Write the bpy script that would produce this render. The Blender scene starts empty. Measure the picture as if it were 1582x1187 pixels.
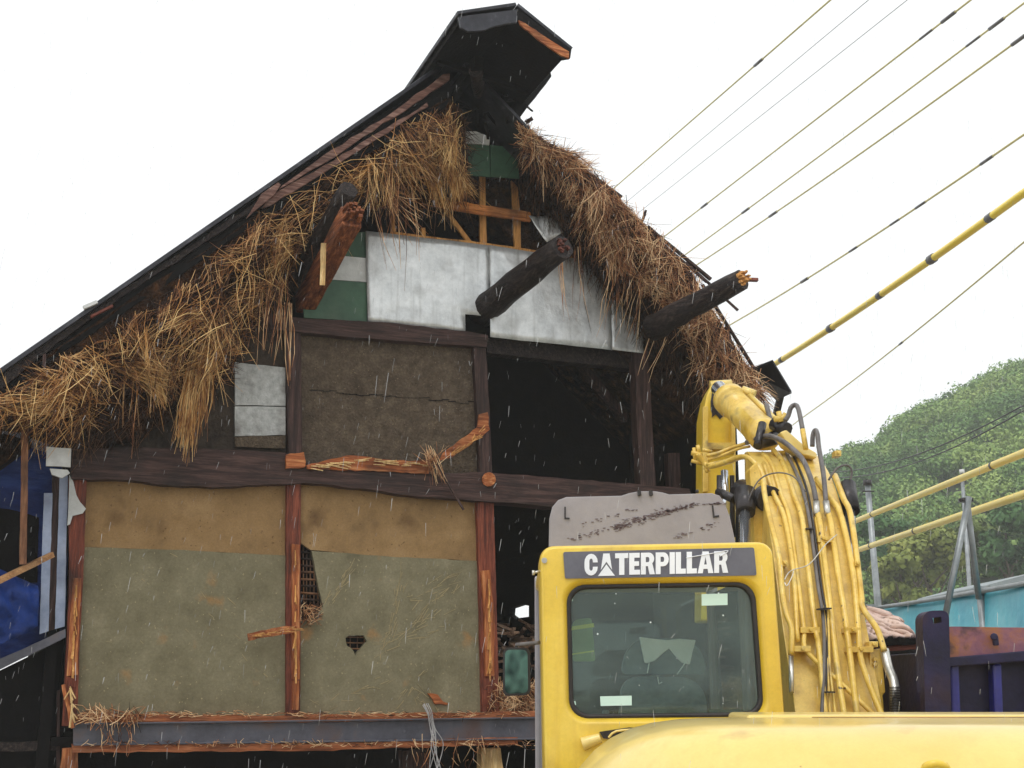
import bpy, bmesh, math, random
import numpy as np
from mathutils import Vector, Matrix, noise
from mathutils.geometry import tessellate_polygon
random.seed(5); RG = np.random.default_rng(7)
sc = bpy.context.scene
COL = sc.collection
# ------------------------------------------------------------ camera
F = 1850.0; TILT = math.atan(459/F); EYE = 2.35
cam = bpy.data.cameras.new("camera"); camo = bpy.data.objects.new("camera", cam); COL.objects.link(camo)
cam.sensor_width = 36.0; cam.lens = 36*F/1582; cam.clip_start = .05; cam.clip_end = 2000
camo.location = (0, 0, EYE); camo.rotation_euler = (math.pi/2+TILT, 0, 0)
sc.camera = camo
# ------------------------------------------------------------ world: overcast sky
SUN_EL, SUN_AZ = math.radians(62), math.radians(200)
wd = bpy.data.worlds.new("World"); sc.world = wd; wd.use_nodes = True
nt = wd.node_tree; nt.nodes.clear()
sky = nt.nodes.new("ShaderNodeTexSky"); sky.sky_type = 'NISHITA'; sky.sun_disc = False
sky.sun_elevation = SUN_EL; sky.sun_rotation = SUN_AZ; sky.air_density = 1.0; sky.dust_density = 4.0
hs = nt.nodes.new("ShaderNodeHueSaturation"); hs.inputs['Saturation'].default_value = .10
mx = nt.nodes.new("ShaderNodeMix"); mx.data_type = 'RGBA'; mx.inputs[0].default_value = .72
mx.inputs[7].default_value = (9.6, 9.85, 9.95, 1)
bg = nt.nodes.new("ShaderNodeBackground"); bg.inputs[1].default_value = .12
wo = nt.nodes.new("ShaderNodeOutputWorld")
nt.links.new(sky.outputs[0], hs.inputs['Color']); nt.links.new(hs.outputs[0], mx.inputs[6])
nt.links.new(mx.outputs[2], bg.inputs[0]); nt.links.new(bg.outputs[0], wo.inputs[0])
sl = bpy.data.lights.new("sun", 'SUN'); sl.energy = .7; sl.angle = math.radians(25); sl.color = (1, .97, .93)
so = bpy.data.objects.new("sun", sl); COL.objects.link(so)
sd = Vector((math.sin(SUN_AZ)*math.cos(SUN_EL), math.cos(SUN_AZ)*math.cos(SUN_EL), math.sin(SUN_EL)))
so.rotation_euler = sd.to_track_quat('Z', 'Y').to_euler()
vs = sc.view_settings; vs.view_transform = 'Standard'; vs.look = 'None'; vs.exposure = .32; vs.gamma = 1
sc.cycles.max_bounces = 6; sc.cycles.transparent_max_bounces = 12
# ------------------------------------------------------------ geometry helpers
def ray(px, py):
    x = (px-791)/F; y = (593.5-py)/F
    return Vector((x, math.cos(TILT)-y*math.sin(TILT), math.sin(TILT)+y*math.cos(TILT)))
def W(px, py, Y):                       # point of the world at distance Y
    d = ray(px, py); t = Y/d.y
    return Vector((0, 0, EYE))+d*t
TH = math.radians(22.55); HO = Vector((-2.15, 12.0, 0))
CT, ST = math.cos(TH), math.sin(TH)
def LN(px, py, yl):                     # house coordinates (x along wall, y inwards, z up)
    px = np.asarray(px, float); py = np.asarray(py, float); yl = np.asarray(yl, float)
    x = (px-791)/F; y = (593.5-py)/F
    dx = x; dy = math.cos(TILT)-y*math.sin(TILT); dz = math.sin(TILT)+y*math.cos(TILT)
    t = (yl+(-HO.x*ST+HO.y*CT))/(-dx*ST+dy*CT)
    wx = dx*t-HO.x; wy = dy*t-HO.y
    return np.stack([wx*CT+wy*ST, yl+0*wx, EYE+dz*t], -1)
def L(px, py, yl=0): return Vector(LN(px, py, yl))

def tag(o, label=None, cat=None, group=None, kind=None):
    if label: o['label'] = label
    if cat: o['category'] = cat
    if group: o['group'] = group
    if kind: o['kind'] = kind
    return o
def empty(name, loc=(0, 0, 0), rz=0):
    o = bpy.data.objects.new(name, None); COL.objects.link(o)
    o.location = loc; o.rotation_euler = (0, 0, rz); o.empty_display_size = .2
    return o
class MB:
    def __init__(s): s.v = []; s.f = []; s.sm = []
    def add(s, v, f, smooth=False):
        b = len(s.v); s.v += [tuple(q) for q in v]; s.f += [tuple(i+b for i in q) for q in f]; s.sm += [smooth]*len(f)
        return s
    def prism(s, pts, ext, holes=()):
        ext = Vector(ext); loops = [[Vector(p) for p in pts]]+[[Vector(p) for p in h] for h in holes]
        tri = tessellate_polygon(loops); flat = [p for l in loops for p in l]; n = len(flat)
        v = flat+[p+ext for p in flat]; f = []
        for t in tri: f.append(tuple(t)); f.append(tuple(i+n for i in reversed(t)))
        b = 0
        for l in loops:
            k = len(l)
            for i in range(k): a, c = b+i, b+(i+1) % k; f.append((a, c, c+n, a+n))
            b += k
        return s.add(v, f)
    def box(s, c, d, rot=None):
        c = Vector(c); v = []
        for x in (-.5, .5):
            for y in (-.5, .5):
                for z in (-.5, .5):
                    q = Vector((x*d[0], y*d[1], z*d[2])); v.append(c+(rot @ q if rot else q))
        return s.add(v, [(0, 1, 3, 2), (4, 6, 7, 5), (0, 4, 5, 1), (2, 3, 7, 6), (0, 2, 6, 4), (1, 5, 7, 3)])
    def beam(s, p, q, w, h, up=(0, 0, 1), seg=1, jit=0):
        p = Vector(p); q = Vector(q); d = (q-p).normalized(); up = Vector(up)
        a = d.cross(up)
        if a.length < 1e-3: a = d.cross(Vector((1, 0, 0)))
        a.normalize(); b = a.cross(d); v = []; f = []
        for i in range(seg+1):
            c = p.lerp(q, i/seg)
            for sx, sy in ((-1, -1), (1, -1), (1, 1), (-1, 1)):
                v.append(c+a*(sx*w/2+random.uniform(-jit, jit))+b*(sy*h/2+random.uniform(-jit, jit)))
        for i in range(seg):
            for k in range(4): f.append((i*4+k, i*4+(k+1) % 4, i*4+4+(k+1) % 4, i*4+4+k))
        f += [(3, 2, 1, 0), tuple(seg*4+k for k in range(4))]
        return s.add(v, f)
    def tube(s, pts, r, n=8, cap=True, jit=0, res=0):
        pts = [Vector(p) for p in pts]
        rs = list(r) if hasattr(r, '__len__') else [r]*len(pts)
        if res and len(pts) > 2: pts, rs = smoothpath(pts, rs, res)
        v = []; f = []; up = None
        for i, p in enumerate(pts):
            d = (pts[min(i+1, len(pts)-1)]-pts[max(i-1, 0)]).normalized()
            if up is None: up = d.orthogonal().normalized()
            up = (up-d*up.dot(d)).normalized(); b = d.cross(up)
            for k in range(n):
                a = 2*math.pi*k/n; rr = rs[i]*(1+random.uniform(-jit, jit))
                v.append(p+(up*math.cos(a)+b*math.sin(a))*rr)
        for i in range(len(pts)-1):
            for k in range(n): f.append((i*n+k, i*n+(k+1) % n, (i+1)*n+(k+1) % n, (i+1)*n+k))
        s.add(v, f, True)
        if cap:
            b = len(s.v)-len(v)
            s.f += [tuple(b+k for k in reversed(range(n))), tuple(b+(len(pts)-1)*n+k for k in range(n))]; s.sm += [False, False]
        return s
    def build(s, name, mat, parent=None, bevel=0, seg=2, off=None):
        me = bpy.data.meshes.new(name); v = s.v
        if off is not None: v = [(a[0]-off[0], a[1]-off[1], a[2]-off[2]) for a in v]
        me.from_pydata(v, [], s.f); me.polygons.foreach_set('use_smooth', s.sm)
        bm = bmesh.new(); bm.from_mesh(me); bmesh.ops.recalc_face_normals(bm, faces=bm.faces); bm.to_mesh(me); bm.free()
        me.materials.append(mat); o = bpy.data.objects.new(name, me); COL.objects.link(o)
        if off is not None and parent is None: o.location = off
        if parent is not None: o.parent = parent
        if bevel:
            m = o.modifiers.new("bevel", 'BEVEL'); m.width = bevel; m.segments = seg; m.limit_method = 'ANGLE'; m.angle_limit = math.radians(40)
        return o
def smoothpath(pts, rs, res):
    P = []; R = []; n = len(pts)
    for i in range(n-1):
        a, b, c, d = pts[max(i-1, 0)], pts[i], pts[i+1], pts[min(i+2, n-1)]
        for k in range(res):
            t = k/res
            P.append(.5*((2*b)+(c-a)*t+(2*a-5*b+4*c-d)*t*t+(3*b-a-3*c+d)*t**3)); R.append(rs[i]*(1-t)+rs[i+1]*t)
    P.append(pts[-1]); R.append(rs[-1]); return P, R
def fastmesh(name, V, Fq, mat, parent=None, smooth=False):
    me = bpy.data.meshes.new(name); V = np.ascontiguousarray(V, np.float32); Fq = np.ascontiguousarray(Fq, np.int32)
    k = Fq.shape[1]; me.vertices.add(len(V)); me.vertices.foreach_set('co', V.ravel())
    me.loops.add(Fq.size); me.loops.foreach_set('vertex_index', Fq.ravel())
    me.polygons.add(len(Fq)); me.polygons.foreach_set('loop_start', np.arange(0, Fq.size, k, dtype=np.int32))
    me.update(calc_edges=True)
    if smooth: me.polygons.foreach_set('use_smooth', np.ones(len(Fq), bool))
    me.materials.append(mat); o = bpy.data.objects.new(name, me); COL.objects.link(o)
    if parent is not None: o.parent = parent
    return o
def dens(pts, step=14, jit=1.0):
    out = []; n = len(pts)
    for i in range(n):
        a, b = pts[i], pts[(i+1) % n]; d = math.hypot(b[0]-a[0], b[1]-a[1]); k = max(1, int(d/step))
        for j in range(k):
            t = j/k; s = jit if j else jit*.4
            out.append((a[0]+(b[0]-a[0])*t+random.uniform(-s, s), a[1]+(b[1]-a[1])*t+random.uniform(-s, s)))
    return out
# ------------------------------------------------------------ material helper
def mat(name, cols, scale=(1, 1, 1), nscale=4, detail=6, rough=.6, bump=.3, bscale=30, bdist=.01, metallic=0, coat=0, spec=.5,
        dirt=None, dirt_scale=1.5, dirt_lo=.52, dirt_hi=.7, dirt_amt=.8, island=False, rvar=0, dist=0, grain=0, gscale=60, speck=None, sp_scale=28, sp_thr=.70, streak=None):
    m = bpy.data.materials.new(name); m.use_nodes = True; n = m.node_tree; n.nodes.clear()
    N = n.nodes.new; lk = n.links.new
    out = N("ShaderNodeOutputMaterial"); b = N("ShaderNodeBsdfPrincipled"); lk(b.outputs[0], out.inputs[0])
    tc = N("ShaderNodeTexCoord"); mp = N("ShaderNodeMapping"); mp.inputs['Scale'].default_value = scale; lk(tc.outputs['Object'], mp.inputs[0])
    nz = N("ShaderNodeTexNoise"); nz.inputs['Scale'].default_value = nscale; nz.inputs['Detail'].default_value = detail
    nz.inputs['Roughness'].default_value = .68; nz.inputs['Distortion'].default_value = dist; lk(mp.outputs[0], nz.inputs[0])
    rp = N("ShaderNodeValToRGB"); e = rp.color_ramp.elements
    while len(e) < len(cols): e.new(.5)
    for i, (p, c) in enumerate(cols): e[i].position = p; e[i].color = (*c, 1)
    if island:
        g = N("ShaderNodeNewGeometry"); 
        nz.inputs['Scale'].default_value = 3.2; nz.inputs['Detail'].default_value = 3
        m_ = N("ShaderNodeMath"); m_.operation = 'MULTIPLY_ADD'; lk(nz.outputs[0], m_.inputs[0]); m_.inputs[1].default_value = 2.4; m_.inputs[2].default_value = -1.2
        a_ = N("ShaderNodeMath"); a_.operation = 'ADD'; a_.use_clamp = True; lk(g.outputs['Random Per Island'], a_.inputs[0]); lk(m_.outputs[0], a_.inputs[1]); lk(a_.outputs[0], rp.inputs[0])
    else: lk(nz.outputs[0], rp.inputs[0])
    c = rp.outputs[0]
    if dirt:
        d = N("ShaderNodeTexNoise"); d.inputs['Scale'].default_value = dirt_scale; d.inputs['Detail'].default_value = 8; lk(tc.outputs['Object'], d.inputs[0])
        mr = N("ShaderNodeMapRange"); mr.inputs[1].default_value = dirt_lo; mr.inputs[2].default_value = dirt_hi; mr.inputs[4].default_value = dirt_amt; lk(d.outputs[0], mr.inputs[0])
        mm = N("ShaderNodeMix"); mm.data_type = 'RGBA'; lk(mr.outputs[0], mm.inputs[0]); lk(c, mm.inputs[6]); mm.inputs[7].default_value = (*dirt, 1); c = mm.outputs[2]
    if streak:                           # vertical run marks
        sm_ = N("ShaderNodeMapping"); sm_.inputs['Scale'].default_value = (16, 16, .9); lk(tc.outputs['Object'], sm_.inputs[0]); d = N("ShaderNodeTexNoise"); d.inputs['Scale'].default_value = 1.2; d.inputs['Detail'].default_value = 6; lk(sm_.outputs[0], d.inputs[0])
        mr = N("ShaderNodeMapRange"); mr.inputs[1].default_value = .54; mr.inputs[2].default_value = .76; mr.inputs[4].default_value = .4; lk(d.outputs[0], mr.inputs[0])
        mm = N("ShaderNodeMix"); mm.data_type = 'RGBA'; lk(mr.outputs[0], mm.inputs[0]); lk(c, mm.inputs[6]); mm.inputs[7].default_value = (*streak, 1); c = mm.outputs[2]
    if speck:                            # chips and splashes
        d = N("ShaderNodeTexNoise"); d.inputs['Scale'].default_value = sp_scale; d.inputs['Detail'].default_value = 5; lk(tc.outputs['Object'], d.inputs[0])
        mr = N("ShaderNodeMapRange"); mr.inputs[1].default_value = sp_thr; mr.inputs[2].default_value = sp_thr+.03; mr.inputs[4].default_value = .85; lk(d.outputs[0], mr.inputs[0])
        mm = N("ShaderNodeMix"); mm.data_type = 'RGBA'; lk(mr.outputs[0], mm.inputs[0]); lk(c, mm.inputs[6]); mm.inputs[7].default_value = (*speck, 1); c = mm.outputs[2]
    if grain:
        d = N("ShaderNodeTexNoise"); d.inputs['Scale'].default_value = gscale; d.inputs['Detail'].default_value = 4; d.inputs['Roughness'].default_value = .8; lk(mp.outputs[0], d.inputs[0])
        mr = N("ShaderNodeMapRange"); mr.inputs[1].default_value = .3; mr.inputs[2].default_value = .7; mr.inputs[3].default_value = 1-grain; mr.inputs[4].default_value = 1+grain; lk(d.outputs[0], mr.inputs[0])
        mm = N("ShaderNodeVectorMath"); mm.operation = 'SCALE'; lk(c, mm.inputs[0]); lk(mr.outputs[0], mm.inputs['Scale']); c = mm.outputs[0]
    lk(c, b.inputs['Base Color'])
    b.inputs['Roughness'].default_value = rough; b.inputs['Metallic'].default_value = metallic
    b.inputs['Coat Weight'].default_value = coat; b.inputs['Coat Roughness'].default_value = .12; b.inputs['Specular IOR Level'].default_value = spec
    if rvar:
        r = N("ShaderNodeMapRange"); r.inputs[3].default_value = rough-rvar; r.inputs[4].default_value = rough+rvar; lk(nz.outputs[0], r.inputs[0]); lk(r.outputs[0], b.inputs['Roughness'])
    if bump:
        bn = N("ShaderNodeTexNoise"); bn.inputs['Scale'].default_value = bscale; bn.inputs['Detail'].default_value = 7; lk(mp.outputs[0], bn.inputs[0])
        bu = N("ShaderNodeBump"); bu.inputs['Strength'].default_value = bump; bu.inputs['Distance'].default_value = bdist
        lk(bn.outputs[0], bu.inputs['Height']); lk(bu.outputs[0], b.inputs['Normal'])
    return m
G = lambda r, g, b: tuple(((c/255+.055)/1.055)**2.4 if c > 10 else c/255/12.92 for c in (r, g, b))   # sRGB to linear
# woods: v = vertical grain, h = horizontal grain
def wood(name, a, b, c, ax, rough=.5, bump=.6):
    s = {'v': (14, 14, 1), 'h': (1, 14, 14), 'y': (14, 1, 14)}[ax]
    return mat(name, [(.3, a), (.5, b), (.68, c)], scale=s, nscale=2.2, rough=rough+.12, bump=bump, bscale=5, bdist=.012, spec=.22, grain=.28, gscale=9, dirt=(.02, .014, .012), dirt_scale=2.3, dirt_lo=.5, dirt_hi=.72, dirt_amt=.75, dist=.4)
DKa, DKb, DKc = G(34, 24, 22), G(64, 46, 42), G(92, 68, 62)
M = {}
M['dark_v'] = wood('old_timber_upright', DKa, DKb, DKc, 'v'); M['dark_h'] = wood('old_timber_level', DKa, DKb, DKc, 'h')
M['red_v'] = wood('red_stained_post', G(58, 30, 23), G(112, 56, 40), G(150, 82, 58), 'v')
M['red_h'] = wood('red_stained_board', G(70, 34, 28), G(110, 60, 48), G(150, 90, 76), 'h')
M['barge'] = wood('weathered_bargeboard', G(62, 40, 36), G(108, 76, 66), G(160, 130, 118), 'h')
M['org_v'] = wood('fresh_broken_wood_upright', G(84, 44, 26), G(164, 92, 50), G(206, 146, 96), 'v')
M['org_h'] = wood('fresh_broken_wood_level', G(84, 44, 26), G(164, 92, 50), G(206, 146, 96), 'h')
M['pale'] = wood('pale_new_wood', G(170, 130, 80), G(214, 178, 120), G(236, 210, 160), 'v')
M['lath'] = wood('lath_wood', G(150, 96, 46), G(208, 150, 84), G(230, 178, 110), 'v')
M['black'] = wood('sooty_timber', G(18, 14, 14), G(36, 28, 27), G(74, 62, 56), 'y', rough=.4, bump=1)
M['shade_black'] = mat('shade_black_boards', [(.3, G(7, 6, 7)), (.7, G(17, 14, 14))], nscale=6, rough=.8, bump=.5, spec=.15)  # near black: the gloom of the unlit interior is put into the colour
M['tin'] = mat('dark_roof_tin', [(.3, G(34, 34, 38)), (.55, G(54, 54, 60)), (.7, G(86, 86, 92))], scale=(1, 1, 1), nscale=5, rough=.38, bump=.3, bscale=14, metallic=.5)
M['greygreen'] = mat('green_clay_plaster', [(.2, G(84, 79, 60)), (.42, G(114, 107, 83)), (.58, G(128, 121, 96)), (.8, G(152, 143, 117))], nscale=2.6, detail=15, grain=.16, gscale=45, speck=G(158, 146, 112), sp_scale=34, sp_thr=.66, rough=.8, bump=.35, bscale=26, bdist=.01,
                     dirt=G(160, 118, 68), dirt_scale=3.1, dirt_lo=.62, dirt_hi=.72, dirt_amt=.6, spec=.25)
M['ochre'] = mat('ochre_clay_plaster', [(.2, G(108, 86, 58)), (.5, G(144, 115, 77)), (.8, G(168, 138, 98))], nscale=2.4, detail=15, grain=.15, gscale=55, speck=G(96, 70, 44), sp_scale=26, sp_thr=.68, rough=.85, bump=.4, bscale=40, bdist=.006,
                 dirt=G(74, 50, 30), dirt_scale=2.2, dirt_lo=.58, dirt_hi=.75, dirt_amt=.7, spec=.2)
M['mud'] = mat('brown_mud_plaster', [(.2, G(62, 53, 44)), (.5, G(90, 78, 65)), (.8, G(118, 104, 86))], nscale=9, detail=14, grain=.35, gscale=50, speck=G(150, 132, 104), sp_scale=60, sp_thr=.67, rough=.9, bump=1, bscale=34, bdist=.03,
               dirt=G(58, 47, 39), dirt_scale=4, dirt_lo=.54, dirt_hi=.7, dirt_amt=.5, spec=.2)
M['mud2'] = mat('dark_mud_plaster', [(.3, G(42, 36, 32)), (.7, G(84, 74, 64))], nscale=4, detail=10, rough=.9, bump=.8, bscale=24, bdist=.02, spec=.2)
M['sheet'] = mat('crumpled_zinc_sheet', [(.3, G(186, 189, 190)), (.5, G(216, 219, 219)), (.7, G(238, 240, 240))], nscale=4.5, detail=14, rough=.36, bump=.7, bscale=6, bdist=.02, metallic=.45, grain=.06, gscale=30, streak=G(150, 150, 146),
                 dirt=G(120, 116, 108), dirt_scale=2.4, dirt_lo=.56, dirt_hi=.8, dirt_amt=.7)
M['white'] = mat('chalky_white_board', [(.3, G(180, 182, 180)), (.7, G(222, 224, 222))], nscale=5, rough=.7, bump=.3, dirt=G(120, 112, 100), dirt_amt=.6)
M['block'] = mat('grey_block', [(.3, G(150, 152, 150)), (.7, G(206, 208, 206))], nscale=14, rough=.85, bump=.6, bscale=50, dirt=G(96, 90, 84), dirt_scale=3, dirt_amt=.8)
M['green'] = mat('green_painted_board', [(.3, G(40, 74, 54)), (.7, G(66, 104, 78))], nscale=3, rough=.55, bump=.2, dirt=G(70, 70, 56), dirt_amt=.6)
M['steel'] = mat('dark_steel_beam', [(.3, G(62, 62, 70)), (.55, G(88, 88, 98)), (.75, G(112, 110, 114))], nscale=3, rough=.5, bump=.3, bscale=20, dirt=G(84, 50, 36), dirt_scale=3, dirt_lo=.56, dirt_hi=.75, dirt_amt=.7)
M['rustwood'] = wood('rusty_ledge', G(86, 48, 30), G(158, 92, 56), G(190, 124, 84), 'h', bump=1)
def strawmat(name, cols): return mat(name, cols, island=True, rough=.55, bump=0, spec=.35)
M['straw'] = strawmat('straw', [(0, G(34, 20, 13)), (.3, G(92, 54, 32)), (.6, G(172, 114, 64)), (.9, G(232, 188, 130))])
M['strawgold'] = strawmat('golden_straw', [(0, G(126, 78, 40)), (.4, G(200, 144, 78)), (1, G(246, 210, 146))])
M['strawred'] = strawmat('reddish_straw', [(0, G(44, 22, 15)), (.25, G(112, 64, 38)), (.55, G(190, 130, 82)), (.9, G(244, 208, 162))])
M['strawdark'] = strawmat('sooty_straw', [(0, G(20, 14, 12)), (.6, G(58, 40, 30)), (1, G(128, 90, 60))])
M['thatchbase'] = mat('packed_thatch', [(.3, G(22, 15, 11)), (.5, G(52, 35, 24)), (.7, G(92, 62, 40))], scale=(1, 1, 1), nscale=9, detail=10, rough=.9, bump=1, bscale=30, bdist=.06, spec=.1)  # dark browns carry the underside shading of the thatch
# =================================================================== SETTING: ground, hill
g = mat('wet_gravel_ground', [(.3, G(120, 112, 100)), (.5, G(156, 148, 134)), (.7, G(182, 174, 160))], nscale=1.2, rough=.5, bump=.8, bscale=12, bdist=.04)  # paler than wet gravel so that its bounce brightens undersides
m = MB(); m.add([(-600, -300, 0), (600, -300, 0), (600, 900, 0), (-600, 900, 0)], [(0, 1, 2, 3)])
tag(m.build('ground', g), kind='structure')

HY0, HY1 = 62.0, 135.0
RPX = [(700, 1048), (1000, 1030), (1130, 960), (1200, 800), (1236, 704), (1275, 686), (1340, 662), (1400, 630), (1450, 606), (1500, 586), (1540, 567), (1582, 550), (1700, 500), (1900, 440), (2400, 400)]
RX_ = [W(a, b, HY1).x for a, b in RPX]; RZ_ = [W(a, b, HY1).z-6.4 for a, b in RPX]
def ridge_z(x): return float(np.interp(x, RX_, RZ_))
def hill_pt(x, t):                      # t 0 at the foot, 1 at the ridge
    y = HY0+(HY1-HY0)*t; k = y/HY1
    z = ridge_z(x/k*1.0)*math.sin(t*math.pi/2)**.9
    return Vector((x, y, z+1.5*noise.noise(Vector((x*.05, y*.05, 0)))*min(1, t*4)))
m = MB(); NX, NT = 50, 26; v = []; f = []
for j in range(NT):
    for i in range(NX):
        t = j/(NT-4) if j < NT-3 else 1
        p = hill_pt(-60+200*i/(NX-1), min(t, 1))
        if j >= NT-3: p.y += (j-NT+4)*25; p.z -= (j-NT+4)*6
        if j == 0: p.z = -.5
        v.append(p)
for j in range(NT-1):
    for i in range(NX-1): a = j*NX+i; f.append((a, a+1, a+1+NX, a+NX))
m.add(v, f, True)
tag(m.build('hill', mat('hill_soil', [(.3, G(40, 52, 30)), (.7, G(70, 84, 46))], nscale=.3, rough=.9, bump=0)), kind='structure')
# foliage: many leaf quads grouped in clumps
def leaves(centres, radii, n, size, squash=.8, rg=RG):
    """n leaf quads per crown, placed on sub-clumps so the outline is uneven"""
    Vs = []
    for c, r in zip(centres, radii):
        k = 14; u = rg.normal(size=(k, 3)); u /= np.linalg.norm(u, axis=1)[:, None]
        u[:, 2] = np.abs(u[:, 2])*1.1-.25
        cc = u*r*rg.uniform(.45, .85, (k, 1)); cc[:, 2] *= squash
        idx = rg.integers(0, k, n); w = rg.normal(size=(n, 3)); w /= np.linalg.norm(w, axis=1)[:, None]
        P = cc[idx]+w*r*.42*rg.uniform(.55, 1.05, (n, 1)); P += np.array(c)
        a = w+rg.normal(size=(n, 3))*.38; a /= np.linalg.norm(a, axis=1)[:, None]
        b = np.cross(a, rg.normal(size=(n, 3))); b /= np.linalg.norm(b, axis=1)[:, None]; d = np.cross(a, b)
        s = size*rg.uniform(.6, 1.3, (n, 1))
        Vs.append(np.stack([P-b*s, P-d*s*.6, P+b*s, P+d*s*.6], 1).reshape(-1, 3))
    V = np.concatenate(Vs); return V, np.arange(len(V)).reshape(-1, 4)
def leafmat(name, a, b, c, sc_=.12):
    m = mat(name, [(.3, a), (.5, b), (.68, c)], nscale=sc_, detail=4, rough=.6, bump=0, spec=.2)
    return m
LM = leafmat('woodland_foliage', G(60, 96, 50), G(108, 140, 74), G(158, 176, 96), .13)
cs = []; rs = []
for k in range(2600):
    t = random.random()**.9; x = random.uniform(2, 92)
    p = hill_pt(x, t); px = 791+F*p.x/p.y
    if px < 1190 or px > 1760: continue
    r = random.uniform(.9, 2.3); cs.append((p.x, p.y, p.z+r*.75)); rs.append(r)
V, Fq = leaves(cs, rs, 620, .15)
tag(fastmesh('forest', V, Fq, LM), 'dense misty green woodland covering the hillside at right', 'woodland', kind='stuff')
bark = mat('bark', [(.3, G(60, 52, 44)), (.7, G(96, 86, 74))], nscale=8, rough=.9)
def tree(px, py, Y, r, label, lm, nm='broadleaf_tree'):
    c = W(px, py, Y); base = Vector((c.x, Y, max(0, c.z-r*1.9)))
    t = empty(nm, base); tag(t, label, 'tree', 'trees at the foot of the hill')
    tr = MB(); top = c-base; tr.tube([(0, 0, -.3), top*.5+Vector((.1, 0, 0)), top+Vector((0, 0, r*.4))], [.22, .15, .05], 8)
    for k in range(6):
        a = k*1.05; tr.tube([top*(.45+.06*k), top+Vector((math.cos(a)*r*.7, math.sin(a)*r*.7, r*.3*random.random()))], [.08, .02], 5)
    tr.build('trunk', bark, t)
    cc = []; rr = []
    for k in range(7):
        a = k*.9; q = random.uniform(.2, .75)*r
        cc.append((top.x+math.cos(a)*q, top.y+math.sin(a)*q, top.z+random.uniform(-.6, .7)*r)); rr.append(r*random.uniform(.35, .6))
    V, Fq = leaves(cc, rr, 900, .16); fastmesh('crown', V, Fq, lm, t)
YG = leafmat('yellow_green_foliage', G(84, 98, 44), G(124, 134, 64), G(156, 158, 82), .4)
DG = leafmat('dark_green_foliage', G(40, 70, 40), G(64, 98, 52), G(88, 120, 66), .4)
tree(1432, 880, 58, 1.9, 'small tree of yellow-green leaves right of the boom, above the turquoise sheeting', YG)
tree(1392, 905, 56, 1.5, 'low rounded yellowish tree just left of the largest yellow-green tree', YG)
tree(1350, 850, 60, 1.8, 'dark green bushy tree beside the boom behind the utility pole', DG)
tree(1500, 850, 60, 1.6, 'olive-green tree seen between the legs of the leaning A-frame poles', leafmat('olive_foliage', G(70, 88, 44), G(104, 120, 58), G(136, 144, 74), .4))
tree(1556, 850, 57, 2.0, 'dark green spreading tree at the right edge above the sheeting', DG)
# =================================================================== HOUSE
H = empty('thatched_farmhouse', HO, TH)
tag(H, 'half-demolished old thatched farmhouse with clay walls and open gable behind the excavator', 'house')
def hp(name, pts, y, t, mt, jit=0, step=14, holes=(), bevel=0, label=None, parent=H):
    if jit: pts = dens(pts, step, jit)
    o = MB().prism([L(a, b, y) for a, b in pts], (0, t, 0), [[L(a, b, y) for a, b in h] for h in holes]).build(name, M[mt], parent, bevel)
    if label: o['label'] = label
    return o
# plaster
hp('plaster_panel', [(126, 740), (446, 742), (446, 859), (300, 851), (122, 845)], .02, .05, 'ochre', 0, label='ochre clay panel between the two left posts')
hp('plaster_panel', [(122, 845), (300, 851), (446, 859), (446, 1110), (114, 1110)], .005, .06, 'greygreen', .7, label='grey-green clay panel between the two left posts')
hp('plaster_panel', [(460, 742), (740, 765), (740, 867), (600, 860), (480, 850), (460, 836)], .02, .05, 'ochre', .6, label='ochre clay panel left of the open bay')
hp('plaster_panel', [(481, 851), (600, 860), (742, 867), (748, 1110), (460, 1110), (460, 962), (478, 955), (499, 938), (490, 895)], .005, .06, 'greygreen', .7,
   holes=[dens([(534, 986), (540, 982), (562, 982), (567, 991), (556, 1004), (549, 1013), (543, 1002), (536, 998)], 5, .8)], label='grey-green clay panel with a hole and exposed lattice')
hp('plaster_panel', [(460, 508), (742, 520), (752, 740), (460, 735)], .03, .05, 'mud', 0, label='rough brown mud panel with a horizontal crack')
hp('plaster_panel', [(118, 700), (122, 600), (250, 520), (380, 440), (450, 470), (450, 705)], .06, .05, 'mud2', 0, label='dark mud panel under the thatch at left')
# crack and ledges of the mud panel
mb = MB()
for i in range(26):
    x0 = 478+i*10.2; y0 = 603+(x0-478)*.078+random.uniform(-2, 2); 
    mb.beam(L(x0, y0, .028), L(x0+12, y0+random.uniform(-1, 2), .028), .012, random.uniform(.003, .011) if random.random() < .8 else .002, seg=1)
mb.build('crack', M['shade_black'], H)
# lattice behind the holes
mb = MB()
for k in range(9): mb.tube([L(462+k*6, 835, .075), L(462+k*6+random.uniform(-2, 2), 960, .075)], .007, 5)
for k in range(12): mb.tube([L(458, 842+k*10.5, .07), L(505, 844+k*10.5+random.uniform(-2, 2), .07)], .012, 5)
for k in range(4): mb.tube([L(530+k*11, 975, .075), L(530+k*11, 1018, .075)], .006, 5)
for k in range(4): mb.tube([L(528, 984+k*9, .07), L(572, 985+k*9, .07)], .008, 5)
mb.build('bamboo_lattice', M['strawdark'], H)
hp('lattice_backing', [(455, 830), (580, 830), (580, 1030), (455, 1030)], .12, .02, 'shade_black')  # shade behind the holes put in as a black sheet
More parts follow.
